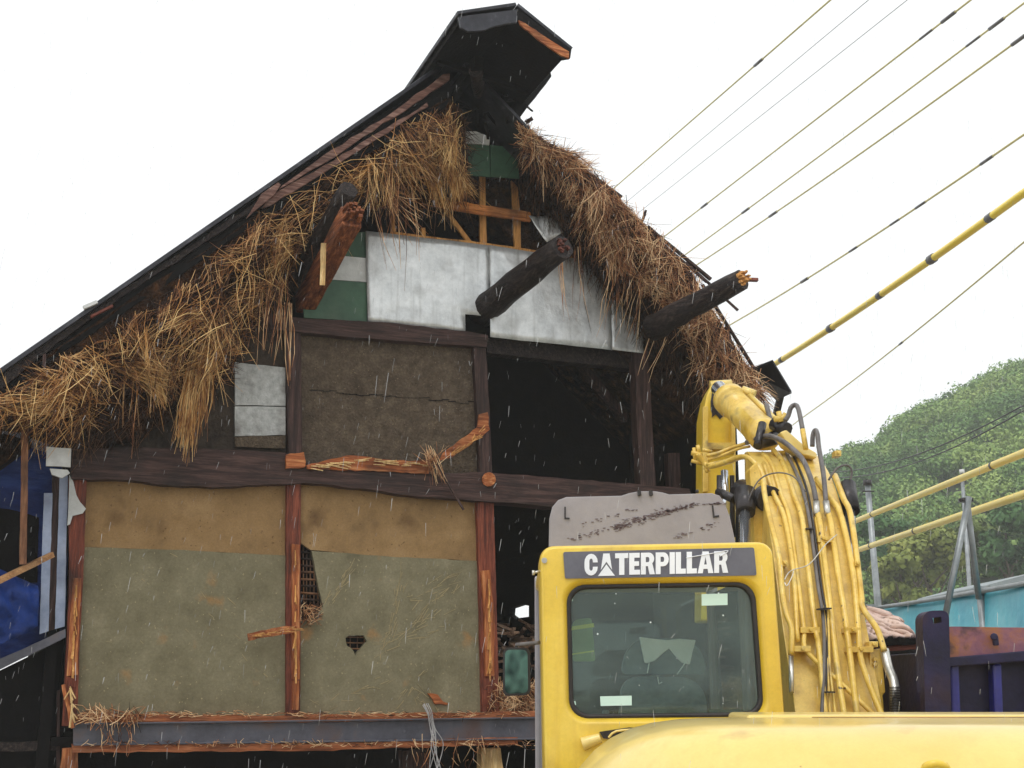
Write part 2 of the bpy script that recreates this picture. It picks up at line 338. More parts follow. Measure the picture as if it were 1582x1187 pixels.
# straw-clay scratches on the green panels
mb = MB()
def scr(p0, p1, n, sp, sl):
    for _ in range(n):
        t = random.random(); a = (p0[0]+(p1[0]-p0[0])*t+random.gauss(0, sp), p0[1]+(p1[1]-p0[1])*t+random.gauss(0, sp)); an = math.atan2(p1[1]-p0[1], p1[0]-p0[0])+random.gauss(0, .18); l = random.uniform(6, sl)
        b = (a[0]+math.cos(an)*l, a[1]+math.sin(an)*l); mb.beam(L(*a, .003), L(*b, .003), .004, random.uniform(.003, .008))
scr((505, 935), (540, 880), 22, 4, 24); scr((590, 1020), (620, 900), 24, 5, 30); scr((600, 1000), (700, 900), 20, 8, 26); scr((560, 1010), (690, 960), 24, 10, 24); scr((620, 930), (710, 890), 16, 6, 26)
scr((480, 1090), (600, 1050), 14, 6, 24); scr((640, 1060), (665, 1090), 12, 6, 20); scr((660, 1040), (620, 1080), 10, 8, 18); scr((200, 880), (400, 1050), 14, 60, 18)
tag(mb.build('scratches', mat('clay_scratch', [(.3, G(140, 128, 94)), (.7, G(166, 150, 112))], nscale=9, rough=.9, bump=0), H), kind='stuff')
# grey block
hp('block_infill', [(363, 560), (441, 568), (441, 627), (363, 626)], -.0, .05, 'block', .5, label='upper pale grey block set in the dark wall')
hp('block_infill', [(363, 628), (441, 629), (441, 672), (363, 674)], -.0, .05, 'block', .5, label='lower pale grey block set in the dark wall')
hp('block_infill', [(363, 675), (441, 673), (441, 693), (363, 690)], .0, .05, 'mud', .5, label='thin brown course below the pale blocks')
# posts
hp('post', [(106, 738), (134, 738), (129, 890), (123, 1000), (119, 1122), (96, 1122), (103, 1000), (107, 890)], -.06, .13, 'red_v', .5, bevel=.006, label='corner post, splintered')
hp('post_facing', [(112, 893), (126, 893), (122, 975), (120, 1043), (103, 1045), (107, 975)], -.085, .03, 'org_v', .6, bevel=.004)
hp('post_facing', [(104, 1046), (119, 1046), (117, 1062), (106, 1060)], -.08, .03, 'red_v', .6)
hp('post', [(97, 1157), (121, 1155), (119, 1215), (90, 1215)], -.05, .12, 'org_v', .6, label='orange post below the steel beam')
hp('post', [(443, 745), (465, 747), (464, 1107), (442, 1107)], -.05, .13, 'red_v', .4, bevel=.006)
hp('post_facing', [(451, 840), (463, 842), (463, 1050), (452, 1050)], -.085, .04, 'org_v', .5, bevel=.004)
hp('post_facing', [(452, 1052), (462, 1052), (461, 1097), (452, 1097)], -.08, .03, 'org_v', .5)
hp('post', [(737, 772), (763, 775), (766, 880), (772, 1100), (745, 1100), (740, 880)], -.05, .13, 'red_v', .4, bevel=.006)
hp('post_facing', [(744, 882), (757, 881), (764, 950), (764, 1045), (750, 1045), (749, 950)], -.085, .04, 'org_v', .5, bevel=.004)
hp('post', [(441, 505), (465, 507), (467, 712), (446, 710)], -.05, .13, 'dark_v', .5, bevel=.006)
hp('post', [(731, 520), (750, 522), (757, 640), (761, 735), (742, 735)], -.05, .13, 'dark_v', .5, bevel=.006)
hp('post', [(980, 540), (1002, 543), (1008, 650), (1014, 756), (990, 754), (984, 650)], -.04, .14, 'dark_v', .8, bevel=.006, label='post at the right of the black opening')
hp('post', [(1032, 700), (1050, 700), (1052, 762), (1034, 762)], .5, .1, 'dark_v', .6)
hp('post', [(744, 1156), (774, 1156), (780, 1215), (744, 1215)], -.03, .14, 'pale', .6, bevel=.008, label='pale new wood prop under the steel beam')
hp('post', [(620, 1160), (662, 1158), (664, 1215), (622, 1215)], .3, .12, 'dark_v', .6)
# beams
hp('beam', [(414, 488), (470, 492), (570, 497), (600, 498), (640, 503), (735, 514), (754, 518), (752, 537), (700, 533), (570, 523), (470, 514), (418, 508)], -.09, .2, 'dark_h', .9, bevel=.01, label='level tie beam under the zinc sheets')
hp('beam', [(752, 522), (990, 547), (1060, 556), (1058, 580), (990, 572), (752, 545)], .12, .15, 'black', 1)
hp('beam', [(108, 694), (210, 691), (330, 694), (440, 700), (462, 712), (560, 726), (660, 732), (745, 730), (830, 736), (900, 742), (985, 748), (1065, 755), (1075, 792), (900, 786), (820, 780), (750, 775), (650, 768), (560, 755), (470, 746), (330, 753), (240, 748), (200, 742), (110, 740)], -.12, .26, 'dark_h', 1, bevel=.015, label='heavy bowed main beam across the wall')
o = MB().tube([L(755, 741, -.05), L(755, 741, -.17)], [.078, .074], 18, jit=.03).build('beam_tenon', M['org_h'], H, .006)
mb = MB()
mb.prism([L(*q, -.12) for q in dens([(107, 1103), (440, 1106), (832, 1099), (833, 1109), (440, 1116), (107, 1118)], 12, 1.3)], (0, .16, 0)); mb.build('ledge', M['rustwood'], H)
hp('ledge', [(112, 1151), (500, 1149), (800, 1139), (800, 1150), (500, 1160), (112, 1163)], -.14, .16, 'rustwood', 1.2)
sb = MB(); a0, a1 = L(113, 1117, -.10), L(870, 1107, -.10); b0, b1 = L(113, 1152, -.10), L(870, 1142, -.10)
sb.prism([a0, a1, b1, b0], (0, .02, 0))
sb.beam(a0+Vector((0, -.0, -.008)), a1+Vector((0, -.0, -.008)), .12, .014); sb.beam(b0+Vector((0, 0, .008)), b1+Vector((0, 0, .008)), .12, .014)
sb.build('steel_beam', M['steel'], H, .003)
for x in (625, 741): MB().tube([L(x, 1130, -.10), L(x, 1130, -.125)], .013, 8).build('bolt', M['steel'], H)
# broken boards
def brk(name, pts, y0, y1, t, mt, jit=1.2, label=None):
    pts = dens(pts, 7, jit); n = len(pts); ys = [y0]*n
    xs = [p[0] for p in pts]; a, b = min(xs), max(xs)
    P = [L(p[0], p[1], y0+(y1-y0)*(p[0]-a)/(b-a)) for p in pts]
    o = MB().prism(P, (0, t, 0)).build(name, M[mt], H, .003)
    if label: o['label'] = label
brk('broken_board', [(473, 719), (500, 712), (535, 704), (570, 706), (610, 712), (668, 711), (664, 732), (600, 729), (520, 726), (475, 724)], -.16, -.14, .03, 'org_h', label='long splintered orange rail')
brk('broken_board', [(442, 703), (470, 698), (472, 722), (442, 724)], -.17, -.17, .05, 'org_h')
brk('broken_board', [(740, 640), (753, 637), (757, 664), (700, 706), (678, 712), (684, 700), (738, 660)], -.13, -.10, .03, 'org_h', label='broken board slanting down from the upper post')
brk('broken_board', [(382, 979), (420, 971), (458, 966), (460, 976), (420, 984), (384, 990)], -.3, -.10, .03, 'org_h', label='broken board sticking out left of the middle post')
brk('broken_board', [(661, 1071), (676, 1073), (684, 1084), (693, 1087), (690, 1090), (672, 1088)], -.02, -.02, .03, 'org_h')
MB().beam(L(672, 712, -.16), L(716, 788, -.22), .035, .02, seg=5, jit=.003).build('broken_stick', M['dark_v'], H)
MB().beam(L(98, 1058, -.12), L(113, 1125, -.15), .05, .03, seg=5, jit=.006).build('broken_stick', M['org_v'], H)
MB().beam(L(500, 376, -1.05), L(498, 441, -1.0), .05, .025, seg=4, jit=.003).build('hanging_stick', M['pale'], H)
def slivers(pts, n, ln, y, mt, ang=0, sg=.25, name='splinter'):
    mb = MB()
    for _ in range(n):
        i = random.randrange(len(pts)-1) if len(pts) > 1 else 0; t = random.random(); a = pts[i]; b = pts[min(i+1, len(pts)-1)]
        x = a[0]+(b[0]-a[0])*t; z = a[1]+(b[1]-a[1])*t+random.gauss(0, 1.6); an = math.radians(ang)+random.gauss(0, sg); l = random.uniform(.4, 1)*ln
        mb.beam(L(x, z, y), L(x+math.cos(an)*l, z+math.sin(an)*l, y-random.uniform(-.005, .04)), random.uniform(.006, .018), .008)
    return tag(mb.build(name, M[mt], H), kind='stuff')
slivers([(478, 722), (560, 710), (660, 720)], 40, 26, -.165, 'pale', 2, .1)
slivers([(690, 708), (720, 690), (745, 665)], 22, 18, -.15, 'lath', -38, .2)
slivers([(385, 984), (455, 972)], 16, 18, -.27, 'lath', -8, .15)
slivers([(456, 850), (457, 1040)], 26, 22, -.09, 'lath', 90, .08)
slivers([(755, 890), (757, 1040)], 26, 22, -.09, 'lath', 90, .08)
slivers([(118, 900), (112, 1040)], 30, 22, -.09, 'lath', 93, .08)
slivers([(108, 1060), (112, 1120)], 14, 30, -.16, 'pale', 75, .35)
# zinc sheets: bent grid
def sheet(name, quad, y, mt, nx=24, nz=14, amp=.02, holes=None, seed=0, label=None, parent=H, cut=None):
    v = []; f = []
    for j in range(nz+1):
        for i in range(nx+1):
            a, b = i/nx, j/nz
            px = (quad[0][0]*(1-a)+quad[1][0]*a)*(1-b)+(quad[3][0]*(1-a)+quad[2][0]*a)*b
            py = (quad[0][1]*(1-a)+quad[1][1]*a)*(1-b)+(quad[3][1]*(1-a)+quad[2][1]*a)*b
            p = L(px, py, y); p.y += amp*(noise.noise(Vector((p.x*2.3+seed, 0, p.z*2.3)))+.5*noise.noise(Vector((p.x*6, seed, p.z*6)))); v.append(p)
    for j in range(nz):
        for i in range(nx):
            k = j*(nx+1)+i
            if not (cut and i >= cut[0]*nx-.01 and j >= cut[1]*nz-.01): f.append((k, k+1, k+nx+2, k+nx+1))
    m = MB(); m.add(v, f, True); o = m.build(name, M[mt], parent); s = o.modifiers.new('thick', 'SOLIDIFY'); s.thickness = .004
    if label: o['label'] = label
    return o
sheet('zinc_sheet', [(565, 357), (756, 379), (757, 517), (568, 497)], -.05, 'sheet', nx=25, nz=15, amp=.022, label='large crumpled zinc sheet left of the middle log', cut=(.8, .8))
sheet('zinc_sheet', [(756, 379), (942, 408), (946, 541), (757, 521)], -.055, 'sheet', amp=.022, seed=3, label='zinc sheet right of the middle log')
sheet('zinc_sheet', [(944, 462), (992, 488), (994, 546), (945, 540)], -.045, 'sheet', nx=8, amp=.015, seed=5)
hp('sheet_edge_batten', [(604, 358), (755, 376), (942, 404), (942, 408), (755, 381), (604, 362)], -.02, .03, 'lath', .5)
sheet('torn_sheet', [(817, 333), (858, 335), (866, 362), (843, 376)], -.25, 'sheet', nx=8, nz=6, amp=.16, seed=8)
hp('green_board', [(503, 432), (567, 437), (567, 497), (470, 491), (468, 470)], -.02, .02, 'green', 0)
hp('white_board', [(512, 394), (567, 399), (567, 436), (500, 431)], -.02, .02, 'white', 0)
hp('green_board', [(525, 362), (567, 358), (567, 398), (510, 393)], -.02, .02, 'green', 0)
hp('green_board', [(712, 222), (756, 225), (757, 273), (720, 270)], -.35, .02, 'green', .5, label='left of the two small green boards under the ridge')
hp('green_board', [(758, 224), (800, 228), (802, 276), (758, 273)], -.36, .02, 'green', .5, label='right of the two small green boards under the ridge')
hp('white_board', [(711, 203), (735, 203), (757, 212), (756, 224), (712, 221)], -.355, .02, 'white', .8)
M['rail'] = wood('orange_rail_wood', G(128, 72, 34), G(204, 128, 66), G(228, 160, 98), 'h')
MB().prism([Vector(p) for p in ((-.2, .8, 6.15), (2.9, .8, 6.15), (2.9, .8, 7.3), (1.5, .8, 8.55), (1.1, .8, 8.5), (-.2, .8, 7.3))], (0, .04, 0)).build('loft_shade_sheet', M['shade_black'], H)  # black sheet added behind the laths to keep the gable opening dark
# laths in the gable opening
hp('lath', [(741, 272), (750, 272), (752, 382), (742, 381)], .0, .04, 'lath', .4)
hp('lath', [(790, 275), (799, 277), (804, 330), (805, 391), (795, 391), (793, 330)], .0, .04, 'lath', .7)
hp('lath', [(604, 318), (610, 318), (611, 362), (605, 362)], .04, .04, 'lath', .4)
hp('lath', [(651, 352), (657, 352), (658, 368), (652, 368)], .0, .04, 'lath', .4)
hp('rail', [(672, 306), (690, 308), (760, 319), (820, 328), (820, 342), (760, 333), (690, 322), (672, 318)], -.15, .04, 'rail', .7, bevel=.004)
hp('rail', [(555, 300), (672, 306), (672, 318), (560, 322)], -.045, .04, 'red_h', .8)
MB().beam(L(684, 320, .02), L(729, 380, .02), .05, .03, up=(0, 1, 0)).build('brace', M['lath'], H)
MB().beam(L(890, 556, .55), L(966, 648, .9), .09, .09, seg=4, jit=.005).build('brace', M['dark_v'], H)
# logs poking out of the gable
def log(name, p, q, r0, r1, mt='black', n=16, sag=0):
    pts = [p.lerp(q, i/9)+Vector((random.uniform(-.008, .008), 0, random.uniform(-.008, .008)-sag*math.sin(math.pi*i/9))) for i in range(10)]
    m = MB(); m.tube(pts, [r0+(r1-r0)*i/9 for i in range(10)], 22, jit=.07); return m.build(name, M[mt], H)
def splinters(c, r, d, n, ln, mt, name='splintered_end'):
    m = MB()
    for k in range(n):
        a = random.uniform(0, 6.28); q = r*math.sqrt(random.random())*.85
        p = c+Vector((math.cos(a)*q, 0, math.sin(a)*q))
        m.beam(p-d*.03, p+d*ln*random.uniform(.3, 1)+Vector((random.uniform(-.01, .01), 0, random.uniform(-.01, .01))), random.uniform(.02, .04), random.uniform(.01, .03))
    m.build(name, M[mt], H)
p, q = L(742, 484, .15), L(868, 381, -1.45)
log('log_beam', p, q, .165, .125)['label'] = 'middle charred log poking out of the gable'; splinters(q, .09, (q-p).normalized(), 16, .05, 'red_h')
p, q = L(1006, 509, -.85), L(1146, 432, -2.0)
log('log_beam', p, q, .14, .108)['label'] = 'right charred log with a fresh splintered tip'; splinters(q, .095, (q-p).normalized(), 20, .08, 'lath')
MB().beam(q, q+Vector((.16, -.05, .0)), .05, .03).build('splintered_end', M['red_h'], H)
M['split'] = wood('split_brown_wood', G(58, 30, 20), G(120, 68, 42), G(176, 110, 66), 'y', bump=1)
p, q = L(470, 472, .1), L(543, 335, -1.4); d0 = (q-p).normalized()
o = MB().beam(p, q, .19, .22, seg=10, jit=.008).build('square_beam', M['split'], H, .012); o['label'] = 'left squared beam split open to brown wood'
mb = MB()
for k in range(26):
    a = Vector((random.uniform(-.09, .09), 0, random.uniform(-.1, .1))); mb.beam(q+a-d0*.06, q+a*.8+d0*random.uniform(.03, .16), random.uniform(.02, .045), random.uniform(.015, .035))
mb.build('splintered_end', M['split'], H)
p, q = L(458, 440, .1), L(538, 292, -1.35)
log('log_beam', p, q, .12, .09)['label'] = 'black log above the split one at left'
# ridge cap: small projecting gable roof
XL, XT, XR = (.93, 8.69), (1.55, 8.93), (2.15, 8.57); YF, YB = -2.0, 7.5
rc = empty('ridge_cap'); rc.parent = H
def slabx(a, b, y0, y1, t, mt, name, par=None, jit=0):
    pts = [Vector((a[0], y0, a[1])), Vector((b[0], y0, b[1])), Vector((b[0], y1, b[1])), Vector((a[0], y1, a[1]))]
    n = Vector((-(b[1]-a[1]), 0, b[0]-a[0])).normalized()*t
    return MB().prism(pts, n).build(name, M[mt], par or H, .004)
bpy.data.objects.remove(rc)
rc = slabx(XL, XT, YF, YB, .035, 'tin', 'ridge_cap'); rc['label'] = 'black tin ridge cap projecting over the gable'
slabx(XT, XR, YF, YB, .035, 'tin', 'cap_slope', rc)
under = MB(); under.prism([Vector((XL[0]+.03, YF+.05, XL[1]-.01)), Vector((XT[0], YF+.05, XT[1]-.02)), Vector((XR[0]-.03, YF+.05, XR[1]-.01)), Vector((XR[0]-.04, YF+.05, XR[1]-.05)), Vector((XT[0], YF+.05, XT[1]-.07)), Vector((XL[0]+.04, YF+.05, XL[1]-.05))], (0, 8, 0))
under.build('cap_boards', M['shade_black'], rc)
fa = MB(); pts = [(708, 26), (799, 15), (799, 34), (786, 36), (765, 40), (750, 46), (735, 48), (722, 48), (712, 42)]
fa.prism([L(a, b, YF-.01) for a, b in dens(pts, 6, .5)], (0, .03, 0)); fa.build('fascia', M['tin'], rc)
fa = MB(); fa.prism([L(a, b, YF-.01) for a, b in [(800, 14), (883, 76), (881, 90), (868, 92), (800, 33)]], (0, .03, 0)); fa.build('fascia', M['shade_black'], rc)
fa = MB(); fa.prism([L(a, b, YF-.03) for a, b in dens([(801, 31), (812, 36), (850, 62), (879, 80), (879, 90), (868, 86), (830, 60), (804, 38)], 8, .6)], (0, .02, 0)); fa.build('exposed_strip', M['org_h'], rc)
for yy in (-1.1, -.4): MB().beam(Vector((XL[0]+.1, yy, XL[1]-.03)), Vector((XR[0]-.1, yy, XR[1]-.06)), .05, .05).build('cap_rafter', M['shade_black'], rc)
hp('cap_side_board', [(838, 116), (850, 108), (852, 118), (800, 186), (784, 190), (780, 176)], -.8, .03, 'shade_black', .8, parent=rc)
MB().beam(Vector((1.42, -1.3, 8.64)), Vector((1.4, 2, 8.64)), .10, .12).build('ridge_beam', M['shade_black'], rc)
log('ridge_log', L(752, 200, .3), L(735, 108, -1.2), .1, .07)
for k in range(26):
    a = (random.uniform(735, 800), random.uniform(145, 200)); b = (a[0]+random.uniform(-25, 25), a[1]+random.uniform(-28, 28))
    MB().beam(L(*a, random.uniform(-.9, -.2)), L(*b, random.uniform(-.9, -.2)), random.uniform(.02, .05), .02, seg=3, jit=.004).build('roof_stick', M['shade_black'], H)
# walls under the cap: sides of the raised ridge box
hp('gable_infill', [(700, 100), (740, 95), (800, 120), (806, 205), (760, 212), (712, 200), (690, 180)], .25, .05, 'shade_black', 1)
# tin roof slopes
RX, RZ = 1.31, 8.86
def rl(x): return RZ-(RX-x)*.943 if x < RX else RZ-(x-RX)*.872
slabx((-4.6, rl(-4.6)), (RX, RZ), -.95, 8.6, .04, 'tin', 'roof_slope')['label'] = 'long dark tin slope of the left roof side'
slabx((RX, RZ), (5.0, rl(5.0)), -.1, 8.6, .04, 'tin', 'roof_slope')['label'] = 'tin slope of the right roof side'
slabx((RX, RZ), (2.75, rl(2.75)), -.95, 8.6, .035, 'tin', 'roof_slope')
def thslab(a, b, t, y0=.03, y1=8.5):
    n = Vector(((b[1]-a[1]), 0, -(b[0]-a[0]))).normalized()*t
    P = [Vector((a[0], y0, a[1]-.01)), Vector((b[0], y0, b[1]-.01))]; P += [P[1]+n, P[0]+n]
    MB().prism(P, (0, y1-y0, 0)).build('thatch_layer', M['thatchbase'], H)
thslab((-4.5, rl(-4.5)), (RX, RZ), .5); thslab((RX, RZ), (5.05, rl(5.05)), .5)
# verge boards under the tin edge at left
def vb(name, pts, y, t, mt, jit=1.0, label=None): return hp(name, pts, y, t, mt, jit, 16, bevel=.003, label=label)
vb('verge_board', [(-60, 628), (0, 588), (100, 508), (200, 434), (300, 366), (400, 298), (500, 233), (608, 165), (690, 117), (700, 140), (690, 165), (600, 218), (500, 277), (400, 342), (300, 410), (200, 478), (100, 543), (0, 612), (-60, 650)], -.86, .04, 'shade_black', label='dark boards standing in for the shaded space under the left tin edge')  # boards given the black of the shaded space beneath the tin
vb('bargeboard', [(436, 286), (500, 240), (600, 178), (685, 115), (696, 113), (694, 124), (640, 160), (560, 212), (500, 253), (432, 292)], -.93, .03, 'barge', 1.6, 'upper weathered reddish bargeboard near the ridge')
vb('bargeboard', [(420, 300), (500, 256), (600, 196), (660, 158), (662, 164), (600, 205), (500, 268), (420, 316), (404, 322)], -.91, .03, 'barge', 1.6)
vb('bargeboard', [(404, 300), (430, 282), (434, 286), (425, 300), (392, 328), (380, 338)], -.95, .02, 'barge', 1.4)
vb('bargeboard', [(0, 584), (60, 536), (130, 484), (200, 440), (300, 376), (400, 310), (402, 318), (300, 386), (200, 452), (130, 500), (60, 552), (0, 602)], -.90, .03, 'black', 1.8, 'long black bargeboard of the left slope')
hp('snapped_batten', [(66, 548), (71, 546), (71, 568), (66, 568)], -.95, .03, 'dark_v', .4)
MB().beam(L(140, 490, -.95), L(174, 473, -.95), .05, .02).build('snapped_batten', M['red_h'], H)
MB().beam(L(129, 476, -.97), L(150, 467, -.97), .05, .03).build('snapped_batten', M['white'], H)
# right verge battens / broken poles
for a, b, w in (((795, 188), (862, 236), .05), ((1000, 350), (1098, 432), .035), ((1005, 362), (1092, 436), .03), ((1060, 405), (1140, 480), .02), ((862, 236), (960, 305), .05), ((1085, 440), (1165, 570), .04), ((1123, 505), (1130, 545), .05), ((812, 190), (823, 183), .05), ((988, 355), (998, 325), .02), ((1105, 504), (1120, 508), .03)):
    MB().beam(L(*a, -.9), L(*b, -.95), w, .025, seg=5, jit=.004).build('roof_batten', M['dark_h'], H)
# eave flap at right
fl = MB(); fl.prism([L(1156, 575, -.6), L(1194, 560, -1.0), L(1223, 608, -1.0), L(1199, 619, -.6)], (0, .0, .03)); fl.build('eave_flap', M['tin'], H)['label'] = 'dark tin flap hanging at the right eave'
MB().beam(L(1206, 612, -.5), L(1198, 645, -.3), .07, .05).build('flap_bracket', M['black'], H)
# enclosing walls, floors (dark interior)
def hbox(name, x0, x1, y0, y1, z0, z1, mt): return MB().box(((x0+x1)/2, (y0+y1)/2, (z0+z1)/2), (x1-x0, y1-y0, z1-z0)).build(name, M[mt], H)
hc = L(801, 946, 8.4)
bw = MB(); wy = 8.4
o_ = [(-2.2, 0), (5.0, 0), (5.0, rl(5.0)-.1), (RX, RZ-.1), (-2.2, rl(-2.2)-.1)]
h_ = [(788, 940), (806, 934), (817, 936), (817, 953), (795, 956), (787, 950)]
bw.prism([Vector((a, wy, b)) for a, b in o_], (0, .1, 0)); bw.build('rear_wall', M['shade_black'], H)
hbox('side_wall', -2.25, -2.15, .06, 8.4, 0, 5.2, 'shade_black'); 
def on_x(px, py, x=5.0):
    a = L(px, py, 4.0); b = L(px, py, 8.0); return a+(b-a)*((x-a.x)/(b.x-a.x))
MB().prism([Vector((5.0, -.2, 0)), Vector((5.0, 8.4, 0)), Vector((5.0, 8.4, 5.4)), Vector((5.0, -.2, 5.4))], (.1, 0, 0), [[on_x(a, b) for a, b in h_]]).build('side_wall', M['shade_black'], H)
hbox('floor', -2.14, 4.99, .14, 8.38, 4.3, 4.36, 'shade_black'); hbox('floor', -2.14, 4.99, .06, 8.38, 1.78, 1.86, 'shade_black')
hbox('shade_partition', -2.1, 2.1, 1.2, 1.25, 0, 1.78, 'shade_black'); hbox('shade_partition', 4.2, 4.99, .3, .36, 0, 4.3, 'shade_black')
hbox('shade_partition', -2.1, 1.9, .2, .25, 1.9, 4.29, 'shade_black'); hbox('shade_partition', 4.5, 4.99, 1.3, 1.36, 4.37, 7, 'shade_black')
hbox('shade_partition', 1.95, 4.99, 1.7, 1.76, 4.37, 7.2, 'shade_black')  # black sheet added across the upper bay to keep it dark
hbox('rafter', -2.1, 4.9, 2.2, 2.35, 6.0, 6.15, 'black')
# things seen through the open bay
mb = MB()
for k in range(60):
    a = (random.uniform(770, 840), random.uniform(962, 1040)); b = (a[0]+random.uniform(-30, 30), a[1]+random.uniform(-14, 14)); y = random.uniform(1.2, 3)
    mb.beam(L(*a, y), L(*b, y+random.uniform(-.4, .4)), random.uniform(.03, .09), .03, seg=2, jit=.01)
tag(mb.build('interior_rubble', wood('rubble_wood', G(110, 80, 62), G(176, 140, 114), G(214, 180, 152), 'h'), H), kind='stuff')
# --- thatch end-grain surface and straw
LO = [(-60, 632), (0, 594), (100, 528), (200, 462), (300, 396), (400, 328), (500, 264), (600, 205), (690, 150), (715, 172)]
LI = [(-60, 652), (40, 662), (128, 700), (215, 672), (330, 600), (410, 480), (470, 400), (560, 310), (680, 315), (722, 300)]
RO = [(800, 185), (835, 215), (880, 236), (905, 262), (945, 296), (1000, 350), (1060, 412), (1110, 492), (1160, 575), (1180, 612)]
RI = [(802, 225), (806, 280), (824, 322), (852, 362), (898, 412), (944, 458), (985, 505), (1030, 552), (1062, 605), (1085, 650)]
def thbase(O, I, y0, y1, name):
    nu, nv = 60, 14; v = []; f = []
    to = np.linspace(0, 1, len(O)); O = np.array(O, float); I = np.array(I, float)
    for i in range(nu+1):
        u = i/nu; o = np.array([np.interp(u, to, O[:, k]) for k in (0, 1)]); q = np.array([np.interp(u, to, I[:, k]) for k in (0, 1)])
        for j in range(nv+1):
            t = j/nv; p = o*(1-t)+q*t; P = L(p[0], p[1], y0+(y1-y0)*t**1.3)
            n_ = noise.noise(P*2.2)+.6*noise.noise(P*6); P.y += .09*n_*min(1, 4*t*(1-t)+.2); P.z += .06*n_*t; v.append(P)
    for i in range(nu):
        for j in range(nv): a = i*(nv+1)+j; f.append((a, a+1, a+nv+2, a+nv+1))
    m = MB(); m.add(v, f, True); o = m.build(name, M['thatchbase'], H); s = o.modifiers.new('t', 'SOLIDIFY'); s.thickness = .05; return o
thbase(LO, LI, -.82, -.02, 'thatch_edge')['label'] = 'dark packed thatch under the left slope'
thbase(RO, RI, -.88, .04, 'thatch_edge')['label'] = 'dark packed thatch under the right slope'
def strand_mesh(P0, D, width, droop, curl=.12):
    n = len(P0); ln = np.linalg.norm(D, axis=1)[:, None]; R = RG.normal(size=(n, 3)); dn = D/ln
    u = np.cross(dn, R); u /= np.linalg.norm(u, axis=1)[:, None]; w = np.cross(dn, u)
    cv = u*ln*RG.normal(size=(n, 1))*curl; ts = [0, .33, .66, 1]; wd_ = width[:, None]; rings = []
    kink = w*ln*RG.normal(size=(n, 1))*curl*.5
    for t, s in zip(ts, (1, 1, .85, .4)):
        C = P0+D*t+cv*math.sin(math.pi*t)+kink*(1 if t == .66 else 0); C = C.copy(); C[:, 2] -= (droop*t*t)
        for a in (0, 2.094, 4.189): rings.append(C+(u*math.cos(a)+w*math.sin(a))*wd_*s*.5)
    V = np.stack(rings, 1).reshape(-1, 3); base = (np.arange(n)*12)[:, None, None]
    q = []
    for r in range(3):
        for k in range(3): q.append((r*3+k, r*3+(k+1) % 3, r*3+3+(k+1) % 3, r*3+3+k))
    return V, (base+np.array(q)[None]).reshape(-1, 4)
def inpoly(px, py, poly):
    c = np.zeros(len(px), bool); n = len(poly)
    for i in range(n):
        x0, y0 = poly[i]; x1, y1 = poly[i-1]
        k = ((y0 > py) != (y1 > py)) & (px < (x1-x0)*(py-y0)/((y1-y0) or 1e-9)+x0); c ^= k
    return c
def field(O, I, n, guides, lmin, lmax, sig, mt, y0, y1, lift=.05, wd_=(.005, .010), droop=.15, tr=(0, 1), ur=(0, 1), name='straw', clump=.0, curl=.075):
    to = np.linspace(0, 1, len(O)); O = np.array(O, float); I = np.array(I, float)
    u = RG.uniform(ur[0], ur[1], n); t = RG.uniform(tr[0], tr[1], n)
    if clump:                            # gather straws in tufts
        k = max(4, int(n/60)); cu = RG.uniform(ur[0], ur[1], k); ct = RG.uniform(tr[0], tr[1], k); ca = RG.normal(size=k)*sig*1.1; cl = RG.uniform(.6, 1.3, k)
        i = RG.integers(0, k, n); sel = RG.random(n) < clump
        u = np.where(sel, np.clip(cu[i]+RG.normal(size=n)*.010, 0, 1), u); t = np.where(sel, np.clip(ct[i]+RG.normal(size=n)*.05, 0, 1), t)
    px = np.interp(u, to, O[:, 0])*(1-t)+np.interp(u, to, I[:, 0])*t; py = np.interp(u, to, O[:, 1])*(1-t)+np.interp(u, to, I[:, 1])*t
    keep = np.ones(n, bool)
    if mt != 'x':
        for hx, hy, hr in HOLES: keep &= ((px-hx)**2+(py-hy)**2 > (hr*RG.uniform(.7, 1.15, n))**2)
    g_ = np.array(guides, float); d2 = (px[:, None]-g_[None, :, 0])**2+(py[:, None]-g_[None, :, 1])**2+200
    w = 1/d2**1.5; gd = g_[:, 2:4]/np.linalg.norm(g_[:, 2:4], axis=1)[:, None]
    dv = (w[:, :, None]*gd[None]).sum(1); ang = np.arctan2(dv[:, 1], dv[:, 0])
    if clump: ang = ang+np.where(sel, ca[i]+RG.normal(size=n)*.22, RG.normal(size=n)*sig)
    else: ang = ang+RG.normal(size=n)*sig
    ln = RG.uniform(lmin, lmax, n)
    if clump: ln = ln*np.where(sel, cl[i], 1)
    y = y0+(y1-y0)*t**1.3-lift*RG.uniform(.2, 1.6, n)
    A = LN(px-np.cos(ang)*ln*.35, py-np.sin(ang)*ln*.35, y); B = LN(px+np.cos(ang)*ln*.65, py+np.sin(ang)*ln*.65, y-RG.uniform(-.10, .22, n))
    wv = RG.uniform(wd_[0]*.86, wd_[1]*.86, n); dr = droop*RG.uniform(0, 1, n)*ln/100
    V, Fq = strand_mesh(A[keep], (B-A)[keep], wv[keep], dr[keep], curl)
    return V, Fq
def merge(parts, name, mt, label):
    Vs = []; Fs = []; b = 0
    for V, Fq in parts: Vs.append(V); Fs.append(Fq+b); b += len(V)
    o = fastmesh(name, np.concatenate(Vs), np.concatenate(Fs), M[mt], H); tag(o, label, kind='stuff'); return o
